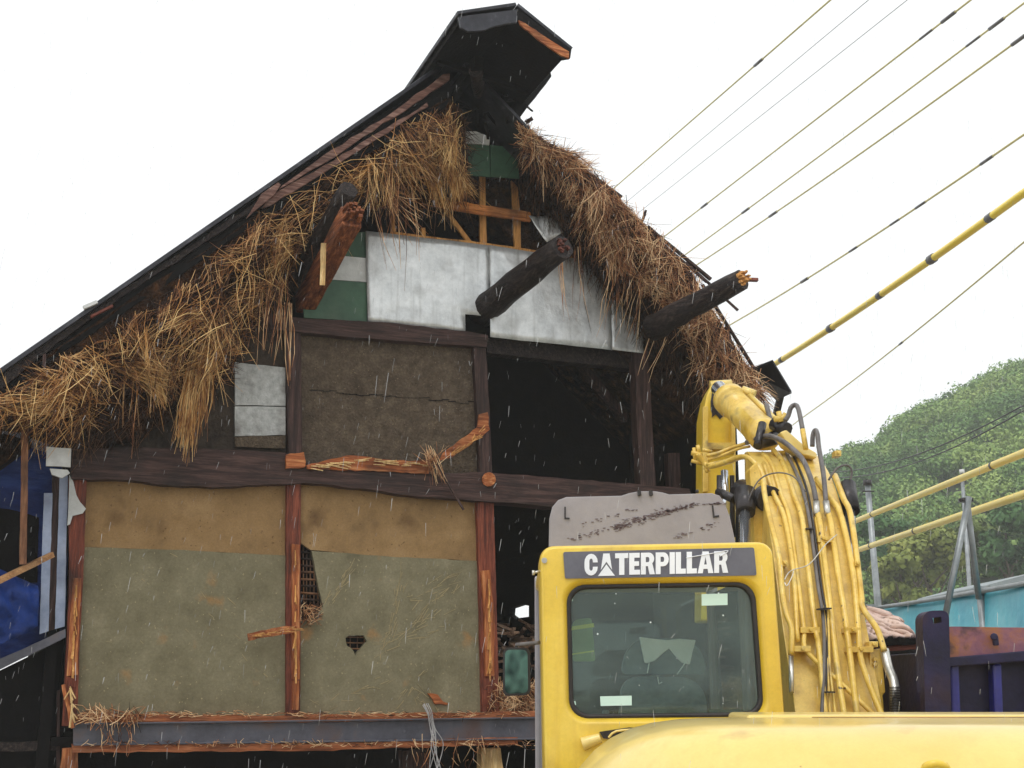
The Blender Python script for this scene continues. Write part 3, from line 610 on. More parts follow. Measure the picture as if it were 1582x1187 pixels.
GL = [(20, 628, -1, .22), (80, 620, -1, .3), (100, 660, -.6, .8), (60, 650, -1, .5), (150, 548, 1, .05), (200, 545, 1, .1), (225, 580, .5, 1), (170, 600, -.9, .5), (300, 610, 0, 1), (300, 500, -.6, .8),
      (330, 460, -.6, .9), (350, 500, -.3, 1), (370, 400, -1, .35), (430, 340, -1, .3), (460, 300, -1, .35), (410, 430, -.5, 1), (550, 260, -1, .15), (590, 250, .8, .6), (640, 220, .4, 1), (690, 230, .1, 1), (705, 280, .12, 1), (620, 290, .6, .9), (260, 540, -.7, .6), (150, 640, -.8, .5)]
GR = [(820, 210, .9, .5), (870, 235, 1, .3), (830, 255, .4, 1), (900, 290, .6, .9), (935, 320, .3, 1), (990, 380, .5, 1), (1000, 420, .8, .8), (1050, 450, .5, 1), (1090, 520, .25, 1), (1130, 570, .35, 1), (1080, 590, .1, 1), (900, 350, .1, 1), (960, 430, .2, 1), (1160, 590, .4, 1)]
LO2 = [(-60, 630), (0, 610), (90, 564), (170, 518), (230, 480), (300, 420), (400, 346), (500, 276), (600, 212), (655, 184), (704, 172)]
LI2 = [(-60, 642), (40, 650), (104, 684), (160, 622), (250, 592), (345, 590), (395, 490), (470, 392), (555, 306), (640, 296), (712, 300)]
RO2 = [(812, 200), (840, 222), (880, 240), (905, 264), (945, 298), (1000, 352), (1060, 414), (1110, 494), (1160, 577), (1178, 612)]
RI2 = [(810, 232), (842, 262), (880, 268), (892, 320), (915, 370), (950, 415), (1000, 458), (1050, 500), (1074, 560), (1100, 610)]
HOLES = [(666, 252, 22), (690, 262, 14), (520, 305, 20), (446, 318, 16), (352, 440, 22), (255, 508, 26), (478, 345, 22), (190, 590, 16), (400, 400, 16), (575, 236, 12), (300, 545, 16), (905, 268, 10), (985, 395, 14), (1010, 470, 16), (125, 610, 12)]
merge([field(LO2, LI2, 4700, GL, 20, 62, .75, 'straw', -.80, -.10, clump=.7, wd_=(.004, .009), lift=.08), field(LO2, LI2, 900, GL, 50, 105, .7, 'straw', -.84, -.16, tr=(.3, 1), lift=.12, clump=.5)], 'thatch_straw', 'straw', 'brown loose straw bristling from the left thatch')
merge([field(LO2, LI2, 1000, GL, 30, 84, .5, 'straw', -.82, -.14, tr=(.2, .9), clump=.85, lift=.14, wd_=(.005, .010)), field(LO2, LI2, 420, GL, 30, 90, 1.1, 'straw', -.86, -.2, tr=(.1, .95), lift=.16, wd_=(.006, .010))], 'thatch_straw', 'strawgold', 'golden straw tufts in the left thatch')
merge([field(LO, LI, 5200, GL, 26, 66, .8, 'straw', -.74, -.02, tr=(.12, 1), lift=.03)], 'thatch_straw', 'strawdark', 'sooty straw in the left thatch')
merge([field(RO2, RI2, 3900, GR, 18, 54, .65, 'straw', -.90, -.5, tr=(-.02, 1), clump=.65, wd_=(.004, .009)), field(RO2, RI2, 420, GR, 20, 60, 1.1, 'straw', -.94, -.5, tr=(0, .9), lift=.12, wd_=(.006, .010)), field(RO2, RI2, 450, GR, 46, 95, .6, 'straw', -.92, -.4, tr=(.0, .9), lift=.12), field(RO2, RI2, 900, GR, 14, 34, 1.0, 'x', -.9, -.7, tr=(-.08, .12), lift=.02)], 'thatch_straw', 'strawred', 'reddish straw bristling from the right thatch')
merge([field(RO, RI, 3000, [(p[0], p[1], .05, 1) for p in GR], 24, 66, .3, 'x', -.6, -.0, tr=(.35, .98), lift=.03, droop=.05)], 'thatch_straw', 'strawdark', 'sooty straw hanging inside the right thatch')
def bundle(tops, tips, n, y, wd_=(.006, .010), sp=3, curl=.04, dr=.02):
    k = RG.uniform(0, 1, n); tp = np.array(tops, float); tq = np.array(tips, float); tt = np.linspace(0, 1, len(tp)); k2 = np.clip(k+RG.normal(size=n)*.15, 0, 1); tt2 = np.linspace(0, 1, len(tq))
    ax = np.interp(k, tt, tp[:, 0])+RG.normal(size=n)*sp; ay = np.interp(k, tt, tp[:, 1])+RG.normal(size=n)*sp*2
    bx = np.interp(k2, tt2, tq[:, 0])+RG.normal(size=n)*sp; by = np.interp(k2, tt2, tq[:, 1])+RG.normal(size=n)*sp*4
    A = LN(ax, ay, y+RG.uniform(-.05, .05, n)); B = LN(bx, by, y+RG.uniform(-.12, .08, n))
    return strand_mesh(A, B-A, RG.uniform(wd_[0], wd_[1], n), np.full(n, dr), curl)
merge([bundle([(296, 540), (322, 545)], [(268, 668), (284, 690), (296, 680), (318, 650)], 130, -.42), bundle([(330, 480), (372, 440)], [(300, 560), (318, 560)], 140, -.45),
       bundle([(610, 205), (705, 180)], [(640, 250), (704, 258)], 380, -.55, sp=5), bundle([(688, 225), (704, 222)], [(700, 300), (719, 300)], 190, -.5, sp=2), bundle([(655, 265), (672, 260)], [(668, 300), (692, 318)], 60, -.45),
       bundle([(140, 545), (175, 548)], [(230, 560), (262, 575)], 150, -.6, sp=5), bundle([(215, 555), (235, 560)], [(240, 600), (258, 612)], 90, -.5, sp=4)], 'straw_tuft', 'strawgold', 'long pale golden tufts drooping from the thatch')
merge([bundle([(438, 470), (450, 470)], [(444, 580), (449, 590)], 9, -.5, sp=1), bundle([(400, 430), (440, 440)], [(395, 520), (430, 540)], 26, -.5, sp=4), bundle([(560, 270), (640, 280)], [(590, 360), (650, 370)], 36, -.6, sp=8), bundle([(590, 290), (600, 280)], [(640, 340), (690, 335)], 16, -.6, sp=5),
       bundle([(862, 385), (905, 380)], [(868, 470), (912, 500)], 9, -.7, sp=3), bundle([(940, 380), (990, 420)], [(930, 440), (975, 480)], 18, -.6, sp=6), bundle([(1000, 500), (1060, 520)], [(985, 570), (1010, 590)], 5, -.7, sp=4), bundle([(205, 590), (215, 600)], [(195, 680), (205, 690)], 3, -.4), bundle([(950, 380), (1000, 440)], [(930, 480), (990, 520)], 12, -.5, sp=6), bundle([(660, 700), (668, 700)], [(655, 735), (690, 745)], 26, -.18, sp=3), bundle([(660, 722), (672, 716)], [(700, 690), (640, 700)], 14, -.18, sp=3)],
      'stray_straw', 'strawred', 'single straws hanging loose')
# straw lying on the lower ledge and in the open bay
def pile(cx, cy, sx, sy, n, y, ln, sig=3.1, base=0, name=None):
    px = cx+RG.uniform(-1, 1, n)*sx; py = cy+RG.uniform(-1, 1, n)*sy; a = base+RG.normal(size=n)*sig; l = RG.uniform(.4, 1, n)*ln
    A = LN(px-np.cos(a)*l/2, py-np.sin(a)*l/2, y+RG.uniform(-.1, .1, n)); B = LN(px+np.cos(a)*l/2, py+np.sin(a)*l/2, y+RG.uniform(-.15, .15, n))
    return strand_mesh(A, B-A, RG.uniform(.005, .009, n), np.zeros(n), .08)
def stuff(parts, name, mt, label, cat):
    o = merge(parts, name, mt, label); o['category'] = cat; o.parent = None; o.location = HO; o.rotation_euler = (0, 0, TH)
    return o
o = stuff([pile(800, 1080, 42, 22, 700, .0, 34), pile(170, 1108, 45, 9, 90, -.18, 40, 1.0), pile(180, 1135, 24, 22, 26, -.22, 36, .3, 1.5), pile(470, 1104, 350, 3, 260, -.14, 22, .35), pile(480, 1150, 350, 3, 240, -.16, 20, .6),
          pile(700, 1165, 60, 20, 30, -.18, 36, .35, 1.4), pile(480, 950, 16, 14, 90, -.03, 22), pile(205, 1108, 5, 20, 4, -.22, 40, .2, 1.6)], 'fallen_straw', 'strawred', 'fallen straw caught on the ledges of the steel beam and in the open bay', 'straw')
wire = mat('tangled_wire', [(.3, G(130, 128, 128)), (.7, G(190, 188, 188))], rough=.5, bump=0)
mb = MB()
for k in range(7):
    x = 655+random.uniform(-4, 6); mb.tube([L(x, 1088+random.uniform(-3, 6), -.14), L(x+6, 1100, -.2), L(x+12+random.uniform(-3, 4), 1125, -.19), L(x+16+random.uniform(-6, 8), 1150, -.19), L(x+22+random.uniform(-20, 12), 1192, -.18)], .0045, 5, res=5)
wo_ = mb.build('tangled_wire', wire); wo_.location = HO; wo_.rotation_euler = (0, 0, TH); tag(wo_, 'tangle of thin grey wires hanging over the steel beam', 'wire')
# =================================================================== LEFT LEAN-TO
S = empty('lean_to_shed', HO, TH); tag(S, 'small lean-to with blue cladding against the left corner of the farmhouse', 'shed')
M['blue'] = mat('dark_blue_cladding', [(.3, G(16, 30, 72)), (.5, G(28, 50, 116)), (.7, G(54, 82, 156))], scale=(1, 1, 3), nscale=1.5, rough=.6, spec=.2, bump=.5, bscale=3, bdist=.05)
M['bluew'] = mat('blue_white_trim', [(.3, G(130, 146, 178)), (.7, G(180, 192, 216))], nscale=4, rough=.5, bump=.2, dirt=G(90, 84, 84), dirt_amt=.5)
hp('cladding', [(-240, 600), (0, 655), (75, 690), (112, 700), (100, 985), (-240, 1135)], .35, .05, 'blue', 0, parent=S)
hp('opening', [(-240, 745), (28, 790), (60, 800), (58, 900), (-240, 900)], .33, .01, 'shade_black', 1, parent=S)  # shaded opening painted as a black panel over the cladding
hp('roof_edge', [(-240, 596), (0, 652), (60, 672), (110, 688), (110, 696), (60, 684), (0, 666), (-240, 612)], -.05, .4, 'bluew', .7, parent=S)
hp('trim', [(68, 762), (81, 762), (75, 975), (61, 980)], .0, .03, 'bluew', .4, parent=S)
hp('trim', [(92, 735), (105, 735), (100, 968), (85, 972)], .0, .03, 'bluew', .5, parent=S)
hp('trim', [(81, 735), (92, 735), (86, 972), (75, 975)], .03, .03, 'dark_v', .5, parent=S)
hp('wall_board', [(72, 690), (110, 693), (109, 722), (71, 720)], -.45, .04, 'white', .7, parent=S)
hp('wall_board', [(77, 724), (104, 726), (108, 731), (96, 739), (80, 733)], -.45, .04, 'white', .7, parent=S)
hp('torn_board', [(107, 734), (113, 744), (118, 765), (124, 776), (133, 786), (128, 793), (112, 797), (108, 810), (104, 812)], -.1, .02, 'white', .7, parent=S)
hp('sill', [(-240, 1120), (0, 1018), (50, 996), (101, 972), (101, 985), (50, 1010), (0, 1034), (-240, 1135)], -.1, .4, 'steel', .7, parent=S)
hp('lower_shade_panel', [(-240, 1125), (0, 1036), (99, 988), (97, 1250), (-240, 1250)], .25, .05, 'shade_black', 0, parent=S)  # dark panel added to block light below the sill
hp('lower_beam', [(-240, 1150), (92, 1146), (92, 1160), (-240, 1165)], .1, .1, 'black', 1, parent=S)
hp('side_stud', [(88, 1068), (93, 1066), (92, 1200), (87, 1200)], .1, .05, 'dark_v', .6, parent=S)
up_ = hp('upright', [(33, 655), (44, 655), (43, 760), (41, 872), (30, 872), (32, 760)], -.35, .05, 'dark_v', .4, parent=S)
up_.data.materials[0] = wood('brown_upright', G(96, 62, 44), G(146, 100, 70), G(170, 124, 90), 'v')
tp = MB(); v = []; f = []
for i in range(13):
    for j in range(9):
        a = i/12; b = j/8; p = L(-60+118*a, 868+38*a**1.5+(1000-868-70*a**2)*b*(1), -.12-.08*math.sin(math.pi*b)); p.y -= .34*abs(noise.noise(Vector((p.x*3.2+p.z*5, 0, p.z*4-p.x*3))))+.07*noise.noise(p*8); v.append(p)
for i in range(12):
    for j in range(8): q = i*9+j; f.append((q, q+1, q+10, q+9))
tp.add(v, f, True); bt = mat('bright_blue_tarp', [(.3, G(14, 38, 96)), (.7, G(34, 70, 150))], nscale=3, rough=.6, spec=.25, bump=.6, bscale=4, bdist=.05)
o = tp.build('blue_tarp', bt); o.location = HO; o.rotation_euler = (0, 0, TH); o.modifiers.new('t', 'SOLIDIFY').thickness = .01; tag(o, 'bright blue tarpaulin bulging over the sill at the left edge', 'tarpaulin')
o = MB().beam(L(-20, 906, -.5), L(81, 857, -.2), .05, .05, seg=6, jit=.003).build('loose_plank', wood('plank', G(130, 92, 62), G(180, 134, 92), G(206, 164, 118), 'h')); o.location = HO; o.rotation_euler = (0, 0, TH); tag(o, 'loose brown plank leaning across the blue tarpaulin', 'plank')
# =================================================================== EXCAVATOR
YEL = [(.3, G(214, 176, 40)), (.5, G(230, 194, 58)), (.7, G(238, 206, 84))]
M['yel'] = mat('yellow_machine_paint', YEL, nscale=1.2, rough=.32, bump=.12, bscale=2, bdist=.02, coat=.4, grain=.05, speck=G(112, 78, 40), sp_scale=22, sp_thr=.735, streak=G(196, 150, 48), dirt=G(150, 112, 40), dirt_scale=2.6, dirt_lo=.6, dirt_hi=.8, dirt_amt=.5)
M['yelold'] = mat('worn_yellow_paint', [(.3, G(200, 160, 50)), (.5, G(224, 188, 84)), (.7, G(234, 208, 120))], nscale=5, rough=.38, bump=.2, bscale=12, coat=.3, grain=.1, speck=G(70, 46, 30), sp_scale=24, sp_thr=.69, streak=G(150, 108, 46), dirt=G(92, 56, 30), dirt_scale=5, dirt_lo=.6, dirt_hi=.72, dirt_amt=.75)
M['cream'] = mat('sky_paled_yellow_paint', [(.3, G(222, 192, 100)), (.5, G(232, 204, 118)), (.7, G(237, 213, 136))], nscale=1.0, rough=.3, bump=.08, bscale=2, bdist=.02, coat=.4, grain=.04, gscale=90, speck=G(140, 104, 60), sp_scale=17, sp_thr=.745, streak=G(216, 184, 100), dirt=G(170, 128, 66), dirt_scale=3.4, dirt_lo=.68, dirt_hi=.76, dirt_amt=.5)  # cream tone holds the sky's sheen on yellow paint
M['boomf'] = mat('boom_face_paint', [(.3, G(200, 160, 60)), (.5, G(222, 188, 90)), (.7, G(234, 206, 120))], nscale=3, rough=.38, bump=.2, bscale=12, coat=.3, grain=.1, speck=G(80, 52, 34), sp_scale=20, sp_thr=.70, streak=G(168, 124, 60), dirt=G(124, 86, 44), dirt_scale=4, dirt_lo=.58, dirt_hi=.74, dirt_amt=.7)
M['hatch'] = mat('dusty_grey_hatch', [(.3, G(138, 133, 136)), (.7, G(162, 157, 160))], nscale=3, rough=.45, bump=.1, dirt=G(120, 108, 110), dirt_scale=3, dirt_lo=.5, dirt_hi=.8, dirt_amt=.6)
M['rubber'] = mat('black_rubber', [(.3, G(24, 20, 20)), (.7, G(44, 38, 36))], nscale=8, rough=.5, bump=.2)
M['hose'] = mat('hydraulic_hose', [(.3, G(72, 68, 68)), (.7, G(116, 110, 106))], nscale=10, rough=.45, bump=.3, bscale=60)
M['chrome'] = mat('chrome_rod', [(.3, G(190, 196, 206)), (.7, G(236, 240, 246))], nscale=5, rough=.15, bump=.05, metallic=.9)
M['oily'] = mat('oily_black_steel', [(.3, G(26, 24, 26)), (.7, G(70, 66, 68))], nscale=9, rough=.3, bump=.3, metallic=.4)
M['fitting'] = mat('zinc_fitting', [(.3, G(170, 168, 160)), (.7, G(226, 224, 216))], nscale=8, rough=.3, metallic=.7, bump=.2)
EX = Vector((1.6, 6.4, 0)); X = empty('excavator', EX); tag(X, 'yellow tracked excavator standing in front of the half-demolished farmhouse', 'excavator')
def eb(mb, name, mt, par=None, bevel=0, label=None, seg=3):
    o = mb.build(name, M[mt] if isinstance(mt, str) else mt, par or X, bevel, seg, off=EX)
    if par is not None and par is not X: o.parent = par
    if label: o['label'] = label
    return o
def rrect(quad, r, n=8):                # rounded quad in pixels, tl tr br bl
    out = []
    for i in range(4):
        p = Vector(quad[i]); a = Vector(quad[i-1]); b = Vector(quad[(i+1) % 4]); rr = r[i] if hasattr(r, '__len__') else r
        p0 = p+(a-p).normalized()*rr; p1 = p+(b-p).normalized()*rr
        for k in range(n+1): t = k/n; w = (1-t)**2, 2*t*(1-t)*.82, t*t; sm = sum(w); out.append((p0*w[0]+p*w[1]+p1*w[2])/sm)
    return out
CY = 5.44
cabq = [(833, 842), (1196, 835), (1226, 1260), (842, 1260)]
winq = [(876, 904), (1167, 899), (1182, 1107), (881, 1110)]
def inset(q, d): c = [(-d, -d), (d, -d), (d, d), (-d, d)]; return [(a[0]+k[0], a[1]+k[1]) for a, k in zip(q, c)]
def loopW(quad, r, Y, n=8): return [W(p[0], p[1], Y) for p in rrect(quad, r, n)]
def fixloop(quad, r, n=8): return [W(p[0], p[1], CY) for p in rrect(quad, r, n)]
def shift(lp, dy): return [p+Vector((0, dy, 0)) for p in lp]
out0 = fixloop(inset(cabq, -7), 20); out1 = shift(fixloop(inset(cabq, -2), 23), .02); out2 = shift(fixloop(cabq, 25), .06)
out3 = shift(out2, .30-.06)
l0 = fixloop(inset(winq, 10), 36); l1 = shift(fixloop(inset(winq, 6), 34), .012); l2 = shift(fixloop(winq, 30), .03); l3 = shift(l2, .04)
def bridge(loops, closed=True):
    n = len(loops[0]); v = [p for l in loops for p in l]; f = []
    for j in range(len(loops)-1):
        for i in range(n if closed else n-1): k = (i+1) % n; f.append((j*n+i, j*n+k, (j+1)*n+k, (j+1)*n+i))
    return v, f
cb = MB(); v, f = bridge([out3, out2, out1, out0, l0, l1, l2, l3]); cb.add(v, f, True)
cab = eb(cb, 'cab', 'yel'); wn = cab.modifiers.new('wn', 'WEIGHTED_NORMAL'); cab['label'] = 'yellow operator cab with a rounded rear window'
# rest of the cab: roof, pillars, lower sides, floor
tl, tr_, br, bl = [W(*p, CY) for p in cabq]
def cabx(z): t = (tl.z-z)/(tl.z-bl.z); return tl.x+(bl.x-tl.x)*t, tr_.x+(br.x-tr_.x)*t
c2 = MB(); ZT = tl.z; y0, y1 = CY+.30, CY+1.75
xa, xb = cabx(ZT)
c2.box(((xa+xb)/2, (y0+y1)/2, ZT-.05), (xb-xa-.03, y1-y0+.02, .08)); eb(c2, 'cab_roof', 'yel', cab, .03)
c2 = MB()
for x, yy in ((xa+.04, y1-.04), (xb-.01, y1-.04)): eb(MB().box((x, yy, 2.3), (.06, .07, 1.3)), 'cab_pillar', 'hatch', cab, .01)
eb(MB().box((xb-.07, y0+.08, 2.4), (.05, .14, 1.1)), 'pillar_trim', 'hatch', cab, .02)
for x in (xa+.03, xb+.02): eb(MB().box((x, (y0+y1)/2, 1.4), (.04, y1-y0, .9)), 'cab_side_panel', 'yel', cab, .01)
c2 = MB(); c2.box(((xa+xb)/2, (y0+y1)/2, 1.15), (xb-xa, y1-y0, .08)); c2.box(((xa+xb)/2, y1, 1.4), (xb-xa, .05, .6)); eb(c2, 'cab_floor', 'rubber', cab)
# glass
def glassmat(name, tint, dust, dcol):
    m = bpy.data.materials.new(name); m.use_nodes = True; n = m.node_tree; n.nodes.clear(); N = n.nodes.new; lk = n.links.new
    o = N("ShaderNodeOutputMaterial"); t = N("ShaderNodeBsdfTransparent"); t.inputs[0].default_value = (*tint, 1); gl = N("ShaderNodeBsdfGlossy"); gl.inputs['Roughness'].default_value = .03
    fr = N("ShaderNodeFresnel"); fr.inputs[0].default_value = 1.45; m1 = N("ShaderNodeMixShader"); lk(fr.outputs[0], m1.inputs[0]); lk(t.outputs[0], m1.inputs[1]); lk(gl.outputs[0], m1.inputs[2])
    d = N("ShaderNodeBsdfDiffuse"); d.inputs[0].default_value = (*dcol, 1); tc = N("ShaderNodeTexCoord"); nz = N("ShaderNodeTexNoise"); nz.inputs['Scale'].default_value = 5; nz.inputs['Detail'].default_value = 9; lk(tc.outputs['Object'], nz.inputs[0])
    mr = N("ShaderNodeMapRange"); mr.inputs[1].default_value = .3; mr.inputs[2].default_value = .75; mr.inputs[3].default_value = dust*.4; mr.inputs[4].default_value = dust*1.7; lk(nz.outputs[0], mr.inputs[0])
    m2 = N("ShaderNodeMixShader"); lk(mr.outputs[0], m2.inputs[0]); lk(m1.outputs[0], m2.inputs[1]); lk(d.outputs[0], m2.inputs[2]); lk(m2.outputs[0], o.inputs[0]); return m
GL1 = glassmat('green_cab_glass', (.88, .96, .94), .085, G(150, 172, 164)); GL2 = glassmat('side_glass', (.88, .96, .94), .02, (.4, .5, .45))
gz = MB(); gz.prism(shift(fixloop(inset(winq, -4), 27), .045), (0, .005, 0)); eb(gz, 'rear_window', GL1, cab)
sv, sf = bridge([shift(fixloop(inset(winq, 1), 31), .028), shift(fixloop(inset(winq, -3), 29), .022), shift(fixloop(inset(winq, -6), 27), .03), shift(fixloop(inset(winq, -6), 27), .055)])
gz = MB(); gz.add(sv, sf, True); eb(gz, 'window_seal', 'rubber', cab)
for w4 in ([(xa+.03, y0, 1.85), (xa+.03, y1-.07, 1.85), (xa+.03, y1-.07, ZT-.1), (xa+.03, y0, ZT-.1)], [(xb+.0, y0, 1.85), (xb+.0, y1-.07, 1.85), (xb-.02, y1-.07, ZT-.1), (xb-.02, y0, ZT-.1)]): eb(MB().prism(w4, (.005, 0, 0)), 'side_window', GL2, cab)
gz = MB(); gz.prism([(xa+.07, y1, 1.7), (xb-.04, y1, 1.7), (xb-.04, y1, ZT-.1), (xa+.07, y1, ZT-.1)], (0, .005, 0)); eb(gz, 'windshield', GL2, cab)
# stickers on the window
st = mat('pale_green_sticker', [(.3, G(196, 228, 214)), (.7, G(212, 238, 226))], rough=.5, bump=0)
for q in ([(1084, 918), (1124, 917), (1124, 935), (1084, 936)], [(927, 1076), (976, 1075), (976, 1090), (928, 1091)], [(880, 921), (885, 921), (885, 929), (880, 929)], [(884, 1084), (889, 1083), (890, 1089), (886, 1092)]):
    k = MB(); k.prism([W(a, b, CY+.040) for a, b in q], (0, .002, 0)); eb(k, 'sticker', st, cab)
# sign panel and lettering
sg = MB(); sg.prism([W(a, b, CY-.012) for a, b in rrect([(870, 853), (1165, 846), (1169, 889), (873, 894)], 3, 3)], (0, .012, 0))
sgm = mat('slate_sign_panel', [(.3, G(84, 84, 94)), (.7, G(106, 106, 116))], nscale=6, rough=.4, bump=.05)
sign = eb(sg, 'sign_panel', sgm, cab)
tw = mat('white_lettering', [(.3, G(226, 230, 236)), (.7, G(246, 248, 252))], rough=.5, bump=0)
def arc(cx, cy, rx, ry, a0, a1, n=8): return [(cx+rx*math.cos(math.radians(a0+(a1-a0)*i/n)), cy+ry*math.sin(math.radians(a0+(a1-a0)*i/n))) for i in range(n+1)]
Co = arc(.38, .62, .38, .38, 0, 180)+arc(.38, .38, .38, .38, 180, 360)+[(.76, .40), (.48, .40)]+arc(.38, .34, .10, .12, 0, -180, 6)+arc(.38, .66, .10, .12, 180, 0, 6)+[(.48, .6), (.76, .6)]
Po = [(0, 0), (0, 1), (.45, 1)]+arc(.45, .68, .3, .32, 90, -90)+[(.28, .36), (.28, 0)]
Ph = [(.28, .56), (.28, .8)]+arc(.42, .68, .07, .12, 90, -90, 5)
Ro = [(0, 0), (0, 1), (.45, 1)]+arc(.46, .72, .3, .28, 90, -50)+[(.68, .42), (.8, 0), (.5, 0), (.4, .38), (.28, .38), (.28, 0)]
LT = {'C': (.76, Co, []), 'A': (.9, [(0, 0), (.27, 1), (.63, 1), (.9, 0), (.61, 0), (.57, .2), (.33, .2), (.29, 0)], [[(.37, .4), (.45, .76), (.53, .4)]]),
      'a': (.9, [(.13, .25), (.27, 1), (.63, 1), (.77, .25), (.45, .62)], []),
      'T': (.76, [(0, 1), (0, .77), (.23, .77), (.23, 0), (.53, 0), (.53, .77), (.76, .77), (.76, 1)], []),
      'E': (.62, [(0, 0), (0, 1), (.6, 1), (.6, .78), (.29, .78), (.29, .61), (.56, .61), (.56, .4), (.29, .4), (.29, .22), (.62, .22), (.62, 0)], []),
      'R': (.8, Ro, [Ph]), 'P': (.75, Po, [Ph]), 'I': (.3, [(0, 0), (0, 1), (.3, 1), (.3, 0)], []), 'L': (.58, [(0, 0), (0, 1), (.3, 1), (.3, .23), (.58, .23), (.58, 0)], [])}
word = 'CaTERPILLAR'; tot = sum(LT[c][0] for c in word)+.05*(len(word)-1); x = 0; lm_ = MB()
def sg_pt(u, v_, Y=CY-.016): return W((903*(1-u)+1125*u), (889.5*(1-v_)+856*v_)-(4.5*u), Y)
for c in word:
    w_, o_, hs_ = LT[c]
    lm_.prism([sg_pt((x+a)/tot, b) for a, b in o_], (0, .004, 0), [[sg_pt((x+a)/tot, b) for a, b in h] for h in hs_])
    if c == 'a':
        t0 = x/tot; ww = w_/tot
        lm_.prism([sg_pt(t0-ww*.04, -.03), sg_pt(t0+ww*1.04, -.03), sg_pt(t0+ww*.5, .50)], (0, .004, 0))
    x += w_+.05
eb(lm_, 'lettering', tw, sign)
sc_ = MB(); sc_.tube([W(1060, 862, CY-.018), W(1095, 856, CY-.018), W(1125, 851, CY-.018), W(1112, 860, CY-.018)], .0018, 5, res=4); eb(sc_, 'scratch', tw, sign)
# hatch standing open on the roof
hq = [(848, 845), (849, 800), (853, 784), (862, 773), (875, 768), (960, 766), (972, 762), (988, 759), (1012, 759), (1024, 761), (1034, 764), (1100, 762), (1112, 766), (1120, 778), (1128, 800), (1138, 845)]
k = MB(); k.prism([W(a, b, CY+.42) for a, b in hq], (0, .05, 0)); hatch = eb(k, 'roof_hatch', 'hatch', cab, .012)
# dirt smear on the hatch as its own thin film is left to material; small hinges
k = MB()
for q in ([(872, 783), (874, 783), (874, 800), (880, 800), (880, 802), (872, 802)], [(1100, 781), (1102, 781), (1104, 797), (1111, 796), (1111, 799), (1102, 800)]): k.prism([W(a, b, CY+.412) for a, b in q], (0, .006, 0))
eb(k, 'hatch_slot', 'rubber', hatch)
k = MB()
for a in (985, 1003): k.prism([W(a, 758, CY+.40), W(a+5, 757, CY+.40), W(a+6, 765, CY+.40), W(a+1, 766, CY+.40)], (0, .02, 0))
k.tube([W(1077, 762, CY+.43), W(1077, 757, CY+.43)], .008, 8); eb(k, 'hatch_bolt', 'rubber', hatch)
# grime streaks on the hatch, drops on the glass
k = MB()
for a, b, n0, sp in (((880, 836), (960, 812), 50, 2.5), ((950, 816), (1035, 790), 210, 3), ((1030, 792), (1075, 780), 90, 1.8), ((1070, 781), (1122, 778), 40, .7), ((900, 812), (985, 786), 24, 1.5), ((1040, 832), (1115, 808), 34, 1.8)):
    for _ in range(n0):
        t = random.random(); q_ = W(a[0]+(b[0]-a[0])*t+random.gauss(0, sp), a[1]+(b[1]-a[1])*t+random.gauss(0, sp), CY+.4175); l = random.uniform(.002, .008)
        k.beam(q_-Vector((l, 0, -.3*l)), q_+Vector((l, 0, .4*l)), .002, random.uniform(.001, .004))
tag(eb(k, 'grime_streak', mat('purple_grime', [(.3, G(84, 66, 68)), (.7, G(116, 98, 100))], rough=.8, bump=0), hatch), kind='stuff')
k = MB()
for _ in range(20):
    q_ = W(random.uniform(895, 1160), random.uniform(915, 1095), CY+.043); r_ = random.uniform(.001, .004); k.tube([q_, q_+Vector((0, .002, 0))], r_, 7)
tag(eb(k, 'water_drop', mat('bright_drop', [(.3, G(220, 230, 226)), (.7, G(240, 246, 244))], rough=.2, bump=0), cab), kind='stuff')
# panel recess under the window, handle
k = MB(); k.prism([W(a, b, CY-.012) for a, b in [(926, 1131), (972, 1124), (1000, 1126), (980, 1136), (938, 1142), (932, 1141)]], (0, .01, 0)); eb(k, 'vent', 'rubber', cab)
k = MB(); k.tube([W(940, 1140, CY-.02), W(952, 1130, CY-.02), W(985, 1127, CY-.02)], .006, 6, res=3); k.tube([W(900, 1150, CY-.01), W(928, 1140, CY-.02)], [.03, .02], 10); eb(k, 'vent_handle', 'cream', cab, .004)
k = MB(); k.tube([W(834, 883, CY+.05), W(824, 885, CY+.05)], .006, 6); k.tube([W(826, 885, CY+.05), W(822, 885, CY+.05)], .011, 8); k.tube([W(841, 866, CY-.01), W(841, 866, CY+.02)], .013, 10); eb(k, 'cab_bolt', 'fitting', cab)
# inside the cab: seat, headrest cover, vest
SM = mat('dark_seat_fabric', [(.3, G(84, 98, 102)), (.7, G(112, 126, 130))], nscale=20, rough=.9, bump=.3)
seat = eb(MB().box((W(1025, 1130, 6.0).x, 6.25, 1.75), (.5, .5, .14)), 'seat', SM, None, .05)
def softpoly(pts, Y, t, name, mt, par, bev=.03):
    k = MB(); k.prism([W(a, b, Y) for a, b in pts], (0, t, 0)); return eb(k, name, mt, par, bev, seg=4)
softpoly(rrect([(962, 1046), (1088, 1046), (1106, 1240), (948, 1240)], [26, 40, 10, 10], 6), 5.98, .1, 'backrest', SM, seat)
softpoly(rrect([(972, 985), (1082, 988), (1092, 1042), (960, 1042)], [34, 34, 12, 12], 6), 6.02, .09, 'headrest', SM, seat)
wc = mat('white_headrest_cover', [(.3, G(214, 218, 214)), (.7, G(240, 242, 240))], nscale=6, rough=.8, bump=.3)
softpoly([(988, 984), (1010, 987), (1030, 989), (1050, 987), (1075, 989), (1070, 1008), (1066, 1027), (1053, 1024), (1043, 1013), (1034, 1002), (1025, 1009), (1012, 1021), (1000, 1025), (996, 1024)], 5.995, .02, 'headrest_cover', wc, seat, .006)
